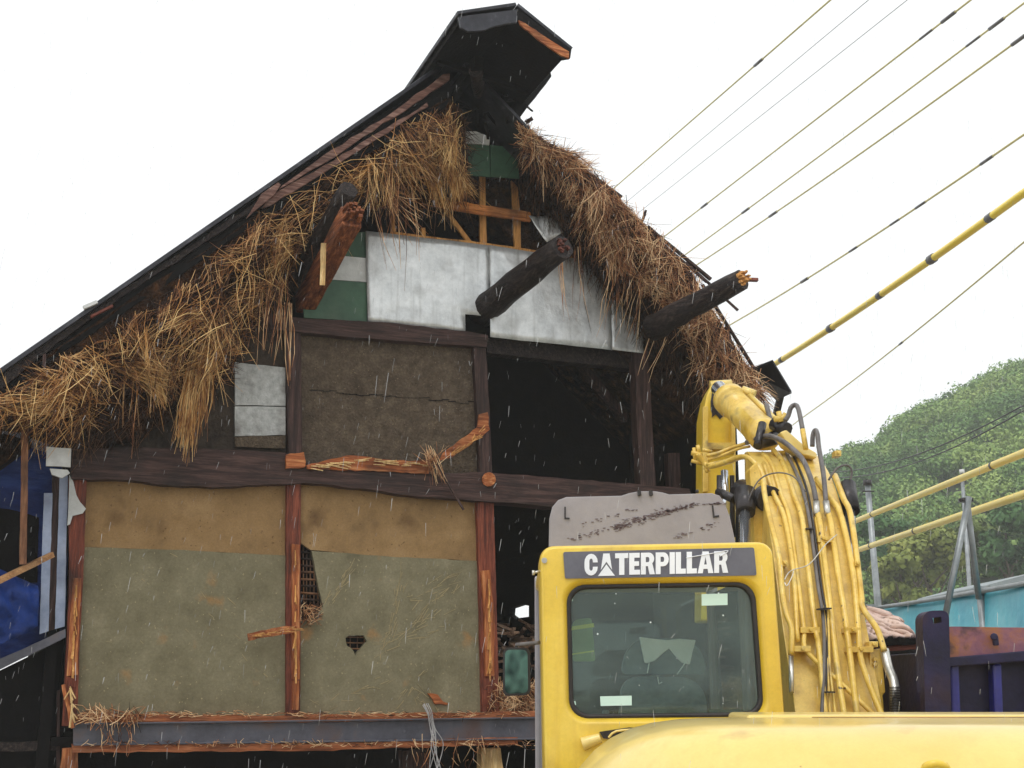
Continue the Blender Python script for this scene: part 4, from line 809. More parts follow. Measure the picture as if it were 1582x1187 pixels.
k = MB(); k.tube([W(1003, 1024, 5.99), W(1000, 1040, 5.97)], .003, 5); k.tube([W(1058, 1025, 5.99), W(1046, 1042, 5.97)], .003, 5); k.tube([W(1016, 1046, 5.97), W(1018, 1057, 5.96), W(1023, 1054, 5.96)], .003, 5); eb(k, 'cover_cord', wc, seat)
vest = bpy.data.objects
k = MB(); k.prism([W(a, b, 5.75) for a, b in rrect([(884, 958), (914, 954), (920, 1022), (886, 1022)], [10, 6, 4, 4], 4)], (0, .05, 0))
ve = k.build('safety_vest', mat('olive_vest', [(.3, G(110, 140, 90)), (.7, G(150, 176, 120))], nscale=8, rough=.8), None, .01, 3, off=W(900, 1000, 5.75)); tag(ve, 'safety vest with yellow bands hanging inside the excavator cab at left', 'vest')
k = MB()
for a, b in ((968, 976), (1010, 1014)): k.prism([W(883, b-2, 5.745), W(884, a, 5.745), W(917, a-5, 5.745), W(918, b-7, 5.745)], (0, .006, 0))
bnd = k.build('reflective_band', mat('yellow_band', [(.3, G(220, 230, 70)), (.7, G(240, 246, 110))], rough=.6, bump=0), None, off=W(900, 1000, 5.75)); bnd.location = (0, 0, 0); bnd.parent = ve
k = MB(); k.box((W(1150, 1050, 6).x, 6.3, 1.95), (.12, .9, .5)); k.box((W(905, 1090, 6).x, 6.4, 1.75), (.16, .7, .35)); k.tube([(.5, 6.6, 1.8), (.5, 6.62, 2.2)], .02, 8); eb(k, 'side_console', SM, None, .03)
# mirror
k = MB(); k.prism([W(a, b, 5.7) for a, b in rrect([(777, 1001), (819, 1000), (820, 1074), (777, 1076)], 10, 5)], (0, .05, 0)); mir = eb(k, 'mirror', 'rubber', None, .012, 'side mirror left of the cab')
mg = mat('mirror_glass', [(.3, G(62, 88, 78)), (.45, G(80, 108, 96)), (.58, G(22, 36, 34))], nscale=6, detail=2, rough=.08, bump=0, metallic=.9)  # green and dark blotches paint a reflection into the glass colour
k = MB(); k.prism([W(a, b, 5.694) for a, b in rrect([(780, 1004), (815, 1004), (816, 1071), (780, 1072)], 8, 5)], (0, .004, 0)); eb(k, 'mirror_glass', mg, mir)
k = MB(); k.tube([W(798, 1002, 5.73), W(798, 996, 5.73), W(833, 993, 5.6)], .009, 8); eb(k, 'mirror_arm', 'hose', mir)
# counterweight and hood
def cwmesh(x0, x1, Yr, Yf, zb, zt, R=.85, p=4.0):
    xs = [x0+.75*R*(1-math.cos(math.pi/2*i/14))*1.0 for i in range(15)]; xs = [x0+R*(i/14)**2 for i in range(15)]+[x0+R+(x1-x0-2*R)*i/14 for i in range(1, 14)]+[x1-R*(1-i/14)**2 for i in range(15)]
    prof = [(0, 0), (0, .55)]+[(0+.42*(1-math.cos(a)), .55+.45*math.sin(a)) for a in [math.pi/2*i/14 for i in range(1, 15)]]+[(.6, 1.0), (1, 1.0), (1, 0)]
    v = []; f = []; n = len(prof)
    for x in xs:
        t = max(0, (x0+R-x)/R, (x-(x1-R))/R); e = max(.02, (1-min(1, t)**p)**(1/p)); ey = max(.05, (1-min(1, t)**2.2)**(1/2.2)*.75+.25*(1-t))
        for a, b in prof: v.append((x, Yf-(Yf-Yr)*(1-a)*ey if a < 1 else Yf, zb+(zt-zb)*b*e))
    for i in range(len(xs)-1):
        for j in range(n-1): q = i*n+j; f.append((q, q+1, q+n+1, q+n))
    f.append(tuple(range(n))); f.append(tuple(reversed([(len(xs)-1)*n+j for j in range(n)])))
    m = MB(); m.add(v, f, True); return m
cw = eb(cwmesh(.10, 3.05, 3.55, 4.75, .9, 2.215), 'counterweight', 'cream', label='big rounded pale yellow counterweight in front')
k = MB(); k.box((1.95, 4.98, 2.115), (2.1, .42, .22)); eb(k, 'engine_hood', 'cream', None, .02)
k = MB(); k.box((2.1, 5.6, 1.7), (1.7, .8, .7)); k.box((1.5, 6.4, 1.2), (2.9, 2.6, .25)); eb(k, 'house_deck', 'yel', None, .03)
k = MB(); k.box((2.0, 4.76, 2.212), (1.7, .012, .01)); eb(k, 'hood_seam', 'rustwood', cw)
k = MB(); k.tube([W(1428, 1192, 3.5), W(1432, 1184, 3.48), W(1446, 1180, 3.47), W(1460, 1184, 3.48), W(1464, 1192, 3.5)], .012, 8, res=3); eb(k, 'lifting_eye', 'yel', cw)
# tracks
for x in (.35, 2.75):
    k = MB(); pr = [(-1.7+.0, .45)]+[(-1.6+.4*math.cos(a), .42+.4*math.sin(a)) for a in [math.radians(180+15*i) for i in range(-6, 7)]][::-1]
    prof = [(-1.6+.4*math.cos(math.radians(d)), .42+.4*math.sin(math.radians(d))) for d in range(90, 271, 15)]+[(1.6+.4*math.cos(math.radians(d)), .42+.4*math.sin(math.radians(d))) for d in range(-90, 91, 15)]
    k.prism([(x-.28, 6.4+a, b) for a, b in prof], (.56, 0, 0)); tk = eb(k, 'track', 'rubber', None, .02)
    k = MB()
    for i in range(20): k.box((x, 4.85+i*.163, .845), (.6, .05, .04)); k.box((x, 4.85+i*.163, .0), (.6, .05, .04))
    eb(k, 'track_shoe', 'oily', tk)
# boom: box section along a curved path
BP = [(1300, 1150, 6.5), (1298, 1110, 6.6), (1271, 950, 6.85), (1255, 850, 7.1), (1241, 780, 7.4), (1226, 730, 7.85), (1207, 700, 8.35), (1188, 700, 8.9)]
bpts = [W(a, b, c) for a, b, c in BP]; bsm, _ = smoothpath(bpts, [0]*len(bpts), 6)
k = MB(); v = []; f = []; nb = len(bsm)
BR = Vector((1, 0, 0)); BN = []
for i, p in enumerate(bsm):
    d = (bsm[min(i+1, nb-1)]-bsm[max(i-1, 0)]).normalized(); nrm = BR.cross(d).normalized()
    if nrm.y > 0: nrm = -nrm            # towards the back of the machine
    BN.append(nrm); u = i/(nb-1); wdt = .235; th = .5+.25*math.sin(math.pi*u)
    if u > .85: wdt = .235-.05*(u-.85)/.15
    for s, h in ((-1, 0), (1, 0), (1, -th), (-1, -th)): v.append(p+BR*s*wdt+nrm*h)
for i in range(nb-1):
    for q in range(4): f.append((i*4+q, i*4+(q+1) % 4, i*4+4+(q+1) % 4, i*4+4+q))
f += [(3, 2, 1, 0), tuple((nb-1)*4+q for q in range(4))]
k.add(v, f, False); boom = eb(k, 'boom', 'boomf', None, .02, 'pale yellow boom rising behind the cab')
def boomY(py): return float(np.interp(py, [b for a, b, c in BP[::-1]][1:], [c for a, b, c in BP[::-1]][1:]))
def pipe(pts, wpx, mt, name='hydraulic_pipe', lift=.08, res=5, Ys=None, n=10, par=None):
    P = [];
    for i, (a, b) in enumerate(pts): P.append(W(a, b, (Ys[i] if Ys else boomY(b))-lift))
    k = MB(); r = [wpx*.47*p.y/F for p in P]; k.tube(P, r, n, res=res); return eb(k, name, mt, par or boom)
pipe([(1078, 701), (1094, 720), (1123, 714), (1149, 706), (1165, 715), (1178, 734), (1181, 762), (1189, 800), (1203, 857), (1209, 915), (1215, 949), (1223, 972), (1222, 1012)], 9, 'yelold', Ys=[8.9, 8.9, 8.6, 8.2, 7.9, 7.7, 7.45, 7.25, 7.05, 6.95, 6.85, 6.8, 6.75])
pipe([(1222, 1010), (1223, 1070)], 8, 'fitting', 'hose_end', .05)
pipe([(1180, 716), (1195, 762), (1212, 800), (1226, 886), (1232, 990)], 8, 'yelold')
pipe([(1178, 701), (1192, 717), (1206, 762), (1219, 800), (1235, 915), (1242, 972), (1246, 1006), (1292, 1049), (1358, 1112)], 8, 'yelold', lift=.07)
pipe([(1195, 696), (1208, 712), (1226, 762), (1239, 800), (1246, 857), (1260, 972), (1265, 1000), (1276, 1114)], 9, 'yelold')
pipe([(1215, 700), (1236, 745), (1250, 800), (1263, 900), (1272, 958), (1273, 1029), (1269, 1114)], 6, 'hose', 'hose', .09)
pipe([(1224, 700), (1243, 745), (1255, 800), (1268, 900), (1277, 958), (1277, 1029), (1273, 1114)], 4, 'rubber', 'hose', .08)
pipe([(1260, 800), (1278, 943), (1282, 1029), (1292, 1114)], 4, 'yelold')
pipe([(1256, 800), (1273, 943), (1277, 1000), (1283, 1114)], 3, 'yelold')
pipe([(1262, 792), (1267, 810), (1280, 915), (1295, 1043), (1306, 1114)], 10, 'yelold')
pipe([(1279, 792), (1284, 810), (1295, 886), (1309, 978), (1325, 1114)], 10, 'yelold')
pipe([(1262, 740), (1283, 770), (1300, 800), (1318, 886), (1326, 972), (1332, 1026), (1366, 1114)], 10, 'yelold')
pipe([(1290, 735), (1303, 770), (1315, 800), (1330, 915), (1333, 940), (1355, 972), (1366, 1006)], 10, 'yelold')
pipe([(1366, 1004), (1372, 1030), (1382, 1060), (1383, 1116)], 15, 'fitting', 'hose', .05)
k = MB()
for i in range(22): y = 1062+i*2.5; p = W(1382+min(1, i/10), y, 6.55); k.tube([p+Vector((0, 0, .003)), p-Vector((0, 0, .003))], .0305, 12)
eb(k, 'hose_rings', 'rubber', boom)
pipe([(1154, 684), (1181, 674), (1204, 679), (1227, 696), (1242, 714), (1255, 747), (1261, 775)], 9, 'hose', 'hose', .16, Ys=[8.7, 8.4, 8.1, 7.9, 7.8, 7.6, 7.45])
pipe([(1261, 775), (1262, 796)], 11, 'fitting', 'hose_end', .15, Ys=[7.45, 7.4])
pipe([(1255, 690), (1256, 672), (1260, 665), (1263, 672), (1265, 691), (1272, 732), (1276, 775)], 8, 'hose', 'hose', .16, Ys=[8.0, 8.0, 8.0, 7.9, 7.85, 7.65, 7.45])
pipe([(1276, 775), (1279, 796)], 11, 'fitting', 'hose_end', .15, Ys=[7.45, 7.4])
pipe([(1213, 650), (1218, 642), (1222, 630), (1229, 626), (1234, 634), (1240, 664)], 8, 'hose', 'hose', .1, Ys=[8.2, 8.2, 8.2, 8.2, 8.1, 8.0])
pipe([(1240, 664), (1245, 694)], 9, 'yelold', 'hose_end', .1, Ys=[8.0, 7.95])
pipe([(1184, 626), (1190, 648), (1198, 671)], 8, 'hose', 'hose', .1, Ys=[8.7, 8.6, 8.5])
pipe([(1150, 790), (1170, 745), (1197, 731), (1225, 736), (1245, 760)], 2.5, 'hose', 'thin_cable', .12, Ys=[7.6, 7.6, 7.6, 7.55, 7.4])
pipe([(1280, 742), (1293, 724), (1308, 719), (1316, 727), (1313, 745), (1306, 762)], 3.5, 'hose', 'thin_cable', .02, Ys=[7.6]*6)
pipe([(1212, 896), (1222, 882), (1250, 872), (1275, 842), (1293, 826)], 1.6, 'fitting', 'tie_string', .14)
pipe([(1212, 900), (1216, 905), (1224, 890), (1226, 882)], 1.6, 'fitting', 'tie_string', .14)
# clamps
for a, b, w_ in ((1252, 973, 30), (1318, 973, 24), (1276, 833, 24), (1272, 832, 8), (1206, 700, 26), (1240, 1002, 26), (1330, 1003, 40), (1295, 700, 10), (1350, 995, 14), (1213, 870, 8), (1325, 870, 8)):
    k = MB(); Y = boomY(b)-.10; p0, p1 = W(a-w_/2, b-4, Y), W(a+w_/2, b-4, Y); q1, q0 = W(a+w_/2, b+5, Y), W(a-w_/2, b+5, Y); k.prism([p0, p1, q1, q0], (0, .09, 0)); c_ = W(a, b, Y); k.tube([c_, c_-Vector((0, .018, 0))], .012, 6); eb(k, 'pipe_clamp', 'yelold', boom, .004)
for a, b in ((1242, 817), (1269, 940), (1274, 1069), (1261, 941)):
    k = MB(); c_ = W(a+8, b+.5, boomY(b)-.12); k.box(c_, (.045, .05, .008)); eb(k, 'hose_tie', 'rubber', boom)
k = MB(); k.prism([W(a, b, 6.72) for a, b in [(1344, 1004), (1362, 1002), (1368, 1070), (1364, 1074), (1368, 1120), (1344, 1120)]], (0, .05, 0)); 
for b in (1019, 1027): c_ = W(1351, b, 6.72); k.tube([c_, c_-Vector((0, .02, 0))], .014, 6)
eb(k, 'bracket_plate', 'yelold', boom, .006)
# boom side plate and dark gap at its left
k = MB(); k.prism([W(a, b, 7.55) for a, b in [(1158, 724), (1170, 712), (1182, 760), (1195, 860), (1167, 860), (1163, 790)]], (0, .15, 0)); eb(k, 'boom_side_plate', 'yelold', boom, .01)
# boom cylinders
k = MB(); k.tube([W(1147, 760, 7.9), W(1190, 772, 7.5)], .085, 16); k.tube([W(1152, 762, 7.6), W(1152, 792, 7.5)], [.075, .06], 16); k.tube([W(1110, 760, 7.85), W(1135, 772, 7.7)], .03, 10); c0 = eb(k, 'cylinder_head', 'oily', boom)
k = MB(); k.tube([W(1151, 785, 7.55), W(1150, 1000, 6.6)], .036, 16); eb(k, 'boom_cylinder', 'chrome', boom, 0, 'chrome rod of the left boom cylinder')
k = MB(); k.tube([W(1310, 748, 7.6), W(1312, 790, 7.5)], [.05, .065], 16); eb(k, 'cylinder_head', 'oily', boom)
k = MB(); k.tube([W(1312, 788, 7.5), W(1322, 1000, 6.8)], .036, 16); eb(k, 'boom_cylinder', 'chrome', boom)
# stick and its cylinder
sy = 9.35
k = MB(); k.prism([W(a, b, sy) for a, b in [(1086, 640), (1092, 610), (1100, 592), (1114, 590), (1128, 596), (1136, 612), (1137, 700), (1136, 960), (1083, 960)]], (0, .35, 0)); stick = eb(k, 'stick', 'yel', None, .015, 'yellow stick arm hanging in front of the house')
k = MB(); k.prism([W(a, b, sy-.05) for a, b in [(1086, 628), (1094, 628), (1094, 760), (1086, 760)]], (0, .05, 0)); k.prism([W(a, b, sy-.05) for a, b in [(1130, 645), (1136, 645), (1136, 700), (1130, 700)]], (0, .05, 0)); k.prism([W(a, b, sy-.06) for a, b in [(1086, 684), (1137, 684), (1137, 694), (1086, 694)]], (0, .07, 0)); eb(k, 'stick_flange', 'yelold', stick, .004)
k = MB(); k.tube([W(1097, 597, sy+.05), W(1130, 595, sy+.05)], .045, 14); eb(k, 'pin_boss', 'cream', stick)
k = MB(); k.prism([W(a, b, sy-.012) for a, b in dens([(1100, 606), (1112, 606), (1120, 625), (1120, 640), (1112, 648), (1106, 640), (1100, 645), (1098, 620)], 5, 1)], (0, .01, 0)); eb(k, 'grease_patch', 'oily', stick)
A_, B_ = W(1110, 600, 9.2), W(1190, 682, 8.35); d_ = B_-A_
k = MB(); k.tube([A_, A_+d_*.25], .062, 18); eb(k, 'stick_rod', 'chrome', stick)
k = MB(); k.tube([A_+d_*.20, A_+d_*.215, A_+d_*.30, A_+d_*.302, A_+d_*.8, A_+d_*.802, A_+d_*.9, B_], [.09, .128, .128, .112, .112, .12, .12, .07], 24); eb(k, 'stick_cylinder', 'yelold', stick, 0, 'fat pale yellow cylinder between boom and stick')
k = MB(); k.tube([A_+d_*.3+Vector((.12, -.02, .06)), A_+d_*.85+Vector((.13, -.02, .06))], .022, 8); k.tube([A_+d_*.28+Vector((.08, -.02, .09)), A_+d_*.32+Vector((.16, -.02, .07))], .035, 8); eb(k, 'hydraulic_pipe', 'cream', stick)
k = MB(); k.tube([W(1172, 684, 8.4), W(1200, 676, 8.3)], .05, 14); k.tube([W(1196, 655, 8.3), W(1216, 664, 8.2)], .05, 10); k.tube([W(1178, 655, 8.3), W(1170, 690, 8.2)], .03, 10); eb(k, 'cylinder_mount', 'oily', boom)
k = MB(); k.prism([W(a, b, 8.0) for a, b in [(1205, 668), (1215, 664), (1245, 690), (1262, 700), (1262, 708), (1240, 702), (1215, 684)]], (0, .2, 0)); eb(k, 'boom_gusset', 'cream', boom, .01)
k = MB(); k.tube([W(1196, 648, 8.2), W(1210, 646, 8.2), W(1214, 640, 8.2)], .022, 8); k.tube([W(1203, 636, 8.2), W(1206, 652, 8.2)], .02, 8); eb(k, 'elbow_fitting', 'yelold', boom)
k = MB()
for a, b, c, d in ((1068, 700, 1085, 702), (1072, 692, 1074, 712), (1078, 688, 1080, 700), (1082, 705, 1092, 722), (1068, 712, 1085, 716), (1090, 722, 1094, 730), (1085, 695, 1100, 698)): k.tube([W(a, b, 8.85), W(c, d, 8.85)], random.uniform(.013, .02), 8)
eb(k, 'valve_fitting', 'yelold', stick)
pipe([(1092, 704), (1110, 700), (1130, 692), (1150, 686), (1165, 680)], 6, 'yelold', lift=0, Ys=[8.85, 8.8, 8.8, 8.7, 8.6], par=stick)
pipe([(1094, 710), (1115, 704), (1140, 694), (1158, 690)], 5, 'yelold', lift=0, Ys=[8.85, 8.8, 8.7, 8.6], par=stick)
pipe([(1092, 718), (1120, 712), (1146, 704), (1160, 712)], 5, 'yelold', lift=.05, Ys=[8.85, 8.7, 8.4, 8.0], par=stick)
k = MB(); k.tube([W(1119, 728, 8.9), W(1122, 800, 8.8)], .028, 12); eb(k, 'bucket_cylinder_rod', 'chrome', stick)
k = MB(); k.tube([W(1113, 735, 8.95), W(1113, 830, 8.95)], .03, 10); k.tube([W(1131, 735, 8.9), W(1132, 830, 8.9)], .02, 10); eb(k, 'bucket_cylinder', 'oily', stick)
# =================================================================== RIGHT: truck, lean-to, cloth, sheeting, poles
TO = W(1500, 1150, 6.6); TO.z = 0; T = empty('dump_truck', TO); tag(T, 'dump truck with a dark blue-purple ribbed bed and rusty top board at the right edge', 'truck')
M['navy'] = mat('navy_truck_paint', [(.3, G(18, 17, 38)), (.5, G(27, 25, 58)), (.7, G(42, 36, 72))], nscale=5, rough=.5, bump=.3, spec=.3, dirt=G(50, 34, 44), dirt_scale=6, dirt_amt=.7)
M['navyrib'] = mat('bright_navy_rib', [(.3, G(24, 26, 96)), (.7, G(40, 42, 130))], nscale=6, rough=.35, bump=.2)
M['rusty'] = mat('rusty_purple_steel', [(.32, G(104, 66, 96)), (.45, G(130, 84, 96)), (.56, G(150, 96, 60)), (.7, G(176, 120, 66))], nscale=3.2, detail=10, rough=.6, bump=.5, bscale=25, dirt=G(50, 34, 48), dirt_scale=7, dirt_lo=.56, dirt_hi=.66, dirt_amt=.8)
def tb(mb, name, mt, par=None, bevel=.006):
    o = mb.build(name, M[mt], par or T, bevel, 2, off=TO); return o
k = MB(); k.prism([W(a, b, 6.5) for a, b in [(1470, 1008), (1700, 1000), (1700, 1180), (1432, 1180), (1432, 1008)]], (0, 2.0, 0)); bed = tb(k, 'bed', 'navy')
k = MB(); k.prism([W(a, b, 6.44) for a, b in dens([(1463, 968), (1700, 972), (1700, 998), (1582, 1007), (1465, 1020)], 20, .5)], (0, .05, 0)); tb(k, 'top_board', 'rusty', bed)
k = MB(); k.prism([W(a, b, 6.38) for a, b in [(1466, 1016), (1582, 1006), (1700, 997), (1700, 1015), (1582, 1022), (1466, 1031)]], (0, .12, 0)); tb(k, 'rail', 'navy', bed)
for a in (1474, 1540, 1606, 1672):
    k = MB(); k.prism([W(a-6, 1026, 6.42), W(a+8, 1025, 6.42), W(a+14, 1180, 6.42), W(a-1, 1180, 6.42)], (0, .08, 0)); tb(k, 'rib', 'navyrib', bed, .012)
k = MB(); k.prism([W(p[0], p[1], 6.36) for p in rrect([(1425, 944), (1466, 943), (1472, 1190), (1432, 1190)], [16, 12, 2, 2], 5)], (0, .12, 0), [[W(a, b, 6.36) for a, b in [(1441, 955), (1454, 953), (1455, 962), (1443, 964)]]]); tb(k, 'corner_post', 'navy', bed, .01)
k = MB(); k.tube([W(1536, 984, 6.43), W(1536, 984, 6.36)], .02, 8); k.box(W(1538, 990, 6.39), (.03, .02, .05)); tb(k, 'latch', 'navy', bed)
k = MB(); k.box((TO.x+1.2, 7.5, .8), (3.5, .9, .2)); tb(k, 'chassis', 'navy')
for x in (.2, 1.6):
    k = MB(); k.tube([(TO.x+x, 6.55, .5), (TO.x+x, 6.85, .5)], .48, 24); wh = tb(k, 'wheel', 'navy'); wh.data.materials[0] = M['rubber']
    k = MB(); k.tube([(TO.x+x, 6.54, .5), (TO.x+x, 6.6, .5)], .26, 16); tb(k, 'rim', 'steel', wh)
# dark open lean-to behind boom
LO_ = W(1400, 1100, 9); LO_.z = 0; S2 = empty('open_shed', LO_); tag(S2, 'low dark open-fronted shed with a pale rail between the boom and the truck', 'shed')
def s2(mb, name, mt): return mb.build(name, M[mt], S2, .006, 2, off=LO_)
k = MB(); k.prism([W(a, b, 9) for a, b in dens([(1330, 984), (1370, 980), (1440, 982), (1440, 994), (1330, 1000)], 9, 1)], (0, 1.6, 0)); s2(k, 'roof', 'shade_black')
k = MB(); k.prism([W(a, b, 9.05) for a, b in dens([(1340, 1000), (1440, 994), (1440, 1002), (1340, 1008)], 9, 1)], (0, .1, 0)); s2(k, 'fascia_board', 'red_h')
k = MB(); k.prism([W(a, b, 10.4) for a, b in [(1300, 985), (1450, 985), (1450, 1300), (1300, 1300)]], (0, .1, 0)); k.prism([W(a, b, 9.1) for a, b in [(1300, 1000), (1332, 1000), (1332, 1300), (1300, 1300)]], (0, 1.4, 0)); s2(k, 'wall', 'shade_black')
k = MB(); k.prism([W(a, b, 9) for a, b in [(1366, 1027), (1440, 1026), (1440, 1036), (1366, 1037)]], (0, .04, 0)); s2(k, 'rail', 'steel').data.materials[0] = mat('pale_rail', [(.3, G(150, 152, 156)), (.7, G(180, 182, 186))], rough=.5)
k = MB(); k.prism([W(a, b, 8.9) for a, b in dens([(1366, 1102), (1440, 1098), (1440, 1125), (1366, 1125)], 9, 1.5)], (0, 1.2, 0)); s2(k, 'earth_floor', 'mud')
# crumpled cloth
cl = MB(); v = []; f = []; n1, n2 = 46, 26; c0 = W(1366, 960, 8.4)
for i in range(n1+1):
    for j in range(n2+1):
        a, b = i/n1, j/n2; top = np.interp(a, [0, .12, .4, .7, .85, 1], [934, 937, 945, 952, 965, 983]); px = 1335+a*69; py = top+(985-top)*b
        p = W(px, py, 8.5-.45*b); s = p*7; p += Vector((0, -.20*abs(noise.noise(Vector((s.x*1.6+s.z*3.2, s.y*.4, s.z*1.2))))-.05*noise.noise(p*13), .03*noise.noise(p*9))); v.append(p)
for i in range(n1):
    for j in range(n2): q = i*(n2+1)+j; f.append((q, q+1, q+n2+2, q+n2+1))
cl.add(v, f, True); o = cl.build('crumpled_cloth', mat('pinkish_cloth', [(.3, G(196, 168, 156)), (.7, G(226, 202, 190))], nscale=4, rough=.8, bump=.3), None, off=c0); o.modifiers.new('t', 'SOLIDIFY').thickness = .012
tag(o, 'crumpled pale pink cloth heaped on the low shed roof beside the boom', 'cloth')
# turquoise sheeting on a pipe frame
FO = W(1480, 1000, 15); FO.z = 0; S3 = empty('sheeting_fence', FO); tag(S3, 'turquoise plastic sheeting stretched on a grey pipe frame', 'fence')
tq = mat('turquoise_sheet', [(.3, G(70, 180, 208)), (.5, G(100, 208, 226)), (.7, G(140, 226, 238))], nscale=.8, rough=.4, bump=.5, bscale=1.5, bdist=.1)
def fy(px): return 17-(px-1340)/242*4.5
def ftop(px): return float(np.interp(px, [1330, 1400, 1480, 1582, 1700], [944, 934, 921, 903, 884]))
v = []; f = []; n1, n2 = 60, 14
for i in range(n1+1):
    for j in range(n2+1):
        px = 1330+370*i/n1; py = ftop(px)+(1100-ftop(px))*j/n2; p = W(px, py, fy(px)); fold = .06*math.sin(px*.12+j*.35)*((px % 90)/90)*(1-j/n2*.5)+.05*noise.noise(p*1.4); p.y += fold; v.append(p)
for i in range(n1):
    for j in range(n2): q = i*(n2+1)+j; f.append((q, q+1, q+n2+2, q+n2+1))
k = MB(); k.add(v, f, True); o = k.build('sheet', tq, S3, off=FO); o.modifiers.new('t', 'SOLIDIFY').thickness = .01
gp = mat('galvanised_pipe', [(.3, G(120, 126, 128)), (.7, G(164, 168, 170))], nscale=4, rough=.4, metallic=.5, bump=.1)
k = MB(); k.tube([W(px, ftop(px)-1, fy(px)-.05) for px in (1330, 1400, 1480, 1582, 1700)], .028, 8); k.build('top_pipe', gp, S3, off=FO)
for px in (1345, 1514, 1650):
    k = MB(); p = W(px, ftop(px)-3, fy(px)-.10); k.tube([p, Vector((p.x, p.y, 0))], .045, 8); k.box(p+Vector((0, -.02, 0)), (.12, .1, .08)); k.build('upright_pipe', gp, S3, off=FO)
# roof piece at the right edge
RO_ = W(1560, 900, 22); k = MB(); k.prism([W(a, b, 22) for a, b in [(1528, 903), (1600, 884), (1720, 862), (1720, 875), (1600, 898), (1530, 913)]], (0, 4, 0)); o = k.build('far_shed', mat('grey_far_roof', [(.3, G(120, 128, 130)), (.7, G(156, 164, 166))], nscale=2, rough=.6), None, .02, 2, off=RO_); tag(o, 'low grey shed roof just above the turquoise sheeting at the right edge', 'shed')
k = MB(); k.box(RO_+Vector((1.2, 2, -1.1)), (1.9, 3.4, 1.9)); w_ = k.build('wall', M['white'], None, off=RO_); w_.location = (0, 0, 0); w_.parent = o
# leaning A-frame poles
AO = W(1480, 1000, 12); AO.z = 0; S4 = empty('pole_frame', AO); tag(S4, 'two grey poles leaning together in an A shape above the sheeting', 'pole frame')
for a, b, y in (((1497, 768), (1456, 975), 12), ((1494, 776), (1512, 925), 12.6)):
    k = MB(); k.tube([W(*a, 12.05 if y == 12 else 12.2), W(*b, y)], .032, 10); k.build('pole', gp, S4, off=AO)
k = MB(); k.box(W(1492, 773, 12.1), (.12, .1, .04)); k.tube([W(1484, 773, 12.0), W(1500, 771, 12.2)], .018, 8); k.build('clamp', M['oily'], S4, off=AO)
def upole(px0, py0, px1, py1, Y, r, label):
    a, b = W(px0, py0, Y), W(px1, py1, Y); base = Vector((b.x, Y, 0)); e = empty('utility_pole', base); tag(e, label, 'pole', 'distant utility poles')
    k = MB(); k.tube([a, b, b+(b-a)*.5], [r*.8, r, r*1.05], 10); k.build('pole', gp, e, off=base)
    k = MB(); k.tube([a+Vector((0, 0, .05)), a+Vector((0, 0, -.08))], r*1.3, 8); k.tube([a+Vector((-.18, -.1, -.25*1)), a+Vector((.12, -.1, -.25))], .02, 6); k.build('insulator', M['oily'] if px0 < 1400 else M['white'], e, off=base)
upole(1340, 745, 1357, 942, 30, .085, 'slim grey utility pole standing beside the boom in front of the wooded hill')
upole(1486, 728, 1500, 940, 40, .07, 'farther faint utility pole with a white cap behind the A-frame poles')
# =================================================================== CABLES
cabm = mat('ochre_cable_sleeve', [(.3, G(196, 184, 124)), (.7, G(222, 212, 150))], rough=.5, bump=0)
thin = mat('thin_grey_wire', [(.3, G(110, 108, 112)), (.7, G(130, 128, 132))], rough=.5, bump=0)
blk = mat('black_cable', [(.3, G(34, 38, 38)), (.7, G(48, 52, 52))], rough=.5, bump=0)
ysl = mat('yellow_cable_guard', [(.3, G(252, 214, 60)), (.7, G(255, 232, 96))], nscale=1, rough=.4, bump=.1, coat=.3)
clip = mat('grey_clip', [(.3, G(86, 84, 86)), (.7, G(112, 110, 110))], rough=.5, bump=.1)
def cable(p, q, wpx, m_, label, clips=(), Y0=24, Y1=13, sag=.12, grp='overhead cables', clw=1.8, clm=None, cll=.16, nm='overhead_cable'):
    # p is the far end behind the roof (distance Y0), q the near end (distance Y1), extended beyond the frame
    A, B = W(*p, Y0), W(*q, Y1); d = B-A; pts = []; rr = []; r = wpx/2*(B.y)/F
    def at(t):
        c = A+d*t; s = min(max(t, 0), 1); c.z -= sag*4*s*(1-s); return c
    org = at(0); k = MB(); k.tube([at(t) for t in [-.06+i*1.2/24 for i in range(25)]], r, 8); o = k.build(nm, m_, None, off=org); tag(o, label, 'cable', grp)
    for (cx, cy, *rest) in clips:
        # nearest t along the picture line
        best = min((i/400 for i in range(400)), key=lambda t: (lambda c: (791+F*c.x/(c.y*math.cos(TILT)+(c.z-EYE)*math.sin(TILT))-cx)**2)(at(t)))
        c0, c1 = at(best-cll/2/d.length), at(best+cll/2/d.length)
        k = MB(); k.tube([c0, c1], r*(rest[0] if rest else clw), 8); oo = k.build('clip', clm or clip, None, off=org); oo.location = (0, 0, 0); oo.parent = o
cable((938, 300), (1290, -6), 3.4, cabm, 'ochre overhead cable farthest left, rising from the thatch with one clip', [(1172, 98)], cll=.3, sag=.0)
cable((966, 314), (1354, -10), 1.3, thin, 'thin grey wire just right of the leftmost ochre cable', sag=0)
cable((980, 334), (1412, -8), 1.3, thin, 'thin grey wire second from the leftmost ochre cable', sag=0)
cable((1018, 372), (1500, 0), 3.6, cabm, 'ochre cable with clips, right of the two thin wires', [(1088, 324), (1430, 55, 1.3), (1465, 26)], cll=.3, sag=.0)
cable((1050, 400), (1582, 5), 3.6, cabm, 'ochre cable with clips in the middle of the three close ones', [(1152, 328), (1504, 61, 1.3), (1540, 33)], cll=.3, sag=.02)
cable((1060, 420), (1582, 56), 3.8, cabm, 'brownish ochre cable lowest of the three close ones', [(1194, 332), (1576, 52)], cll=.3, sag=.06)
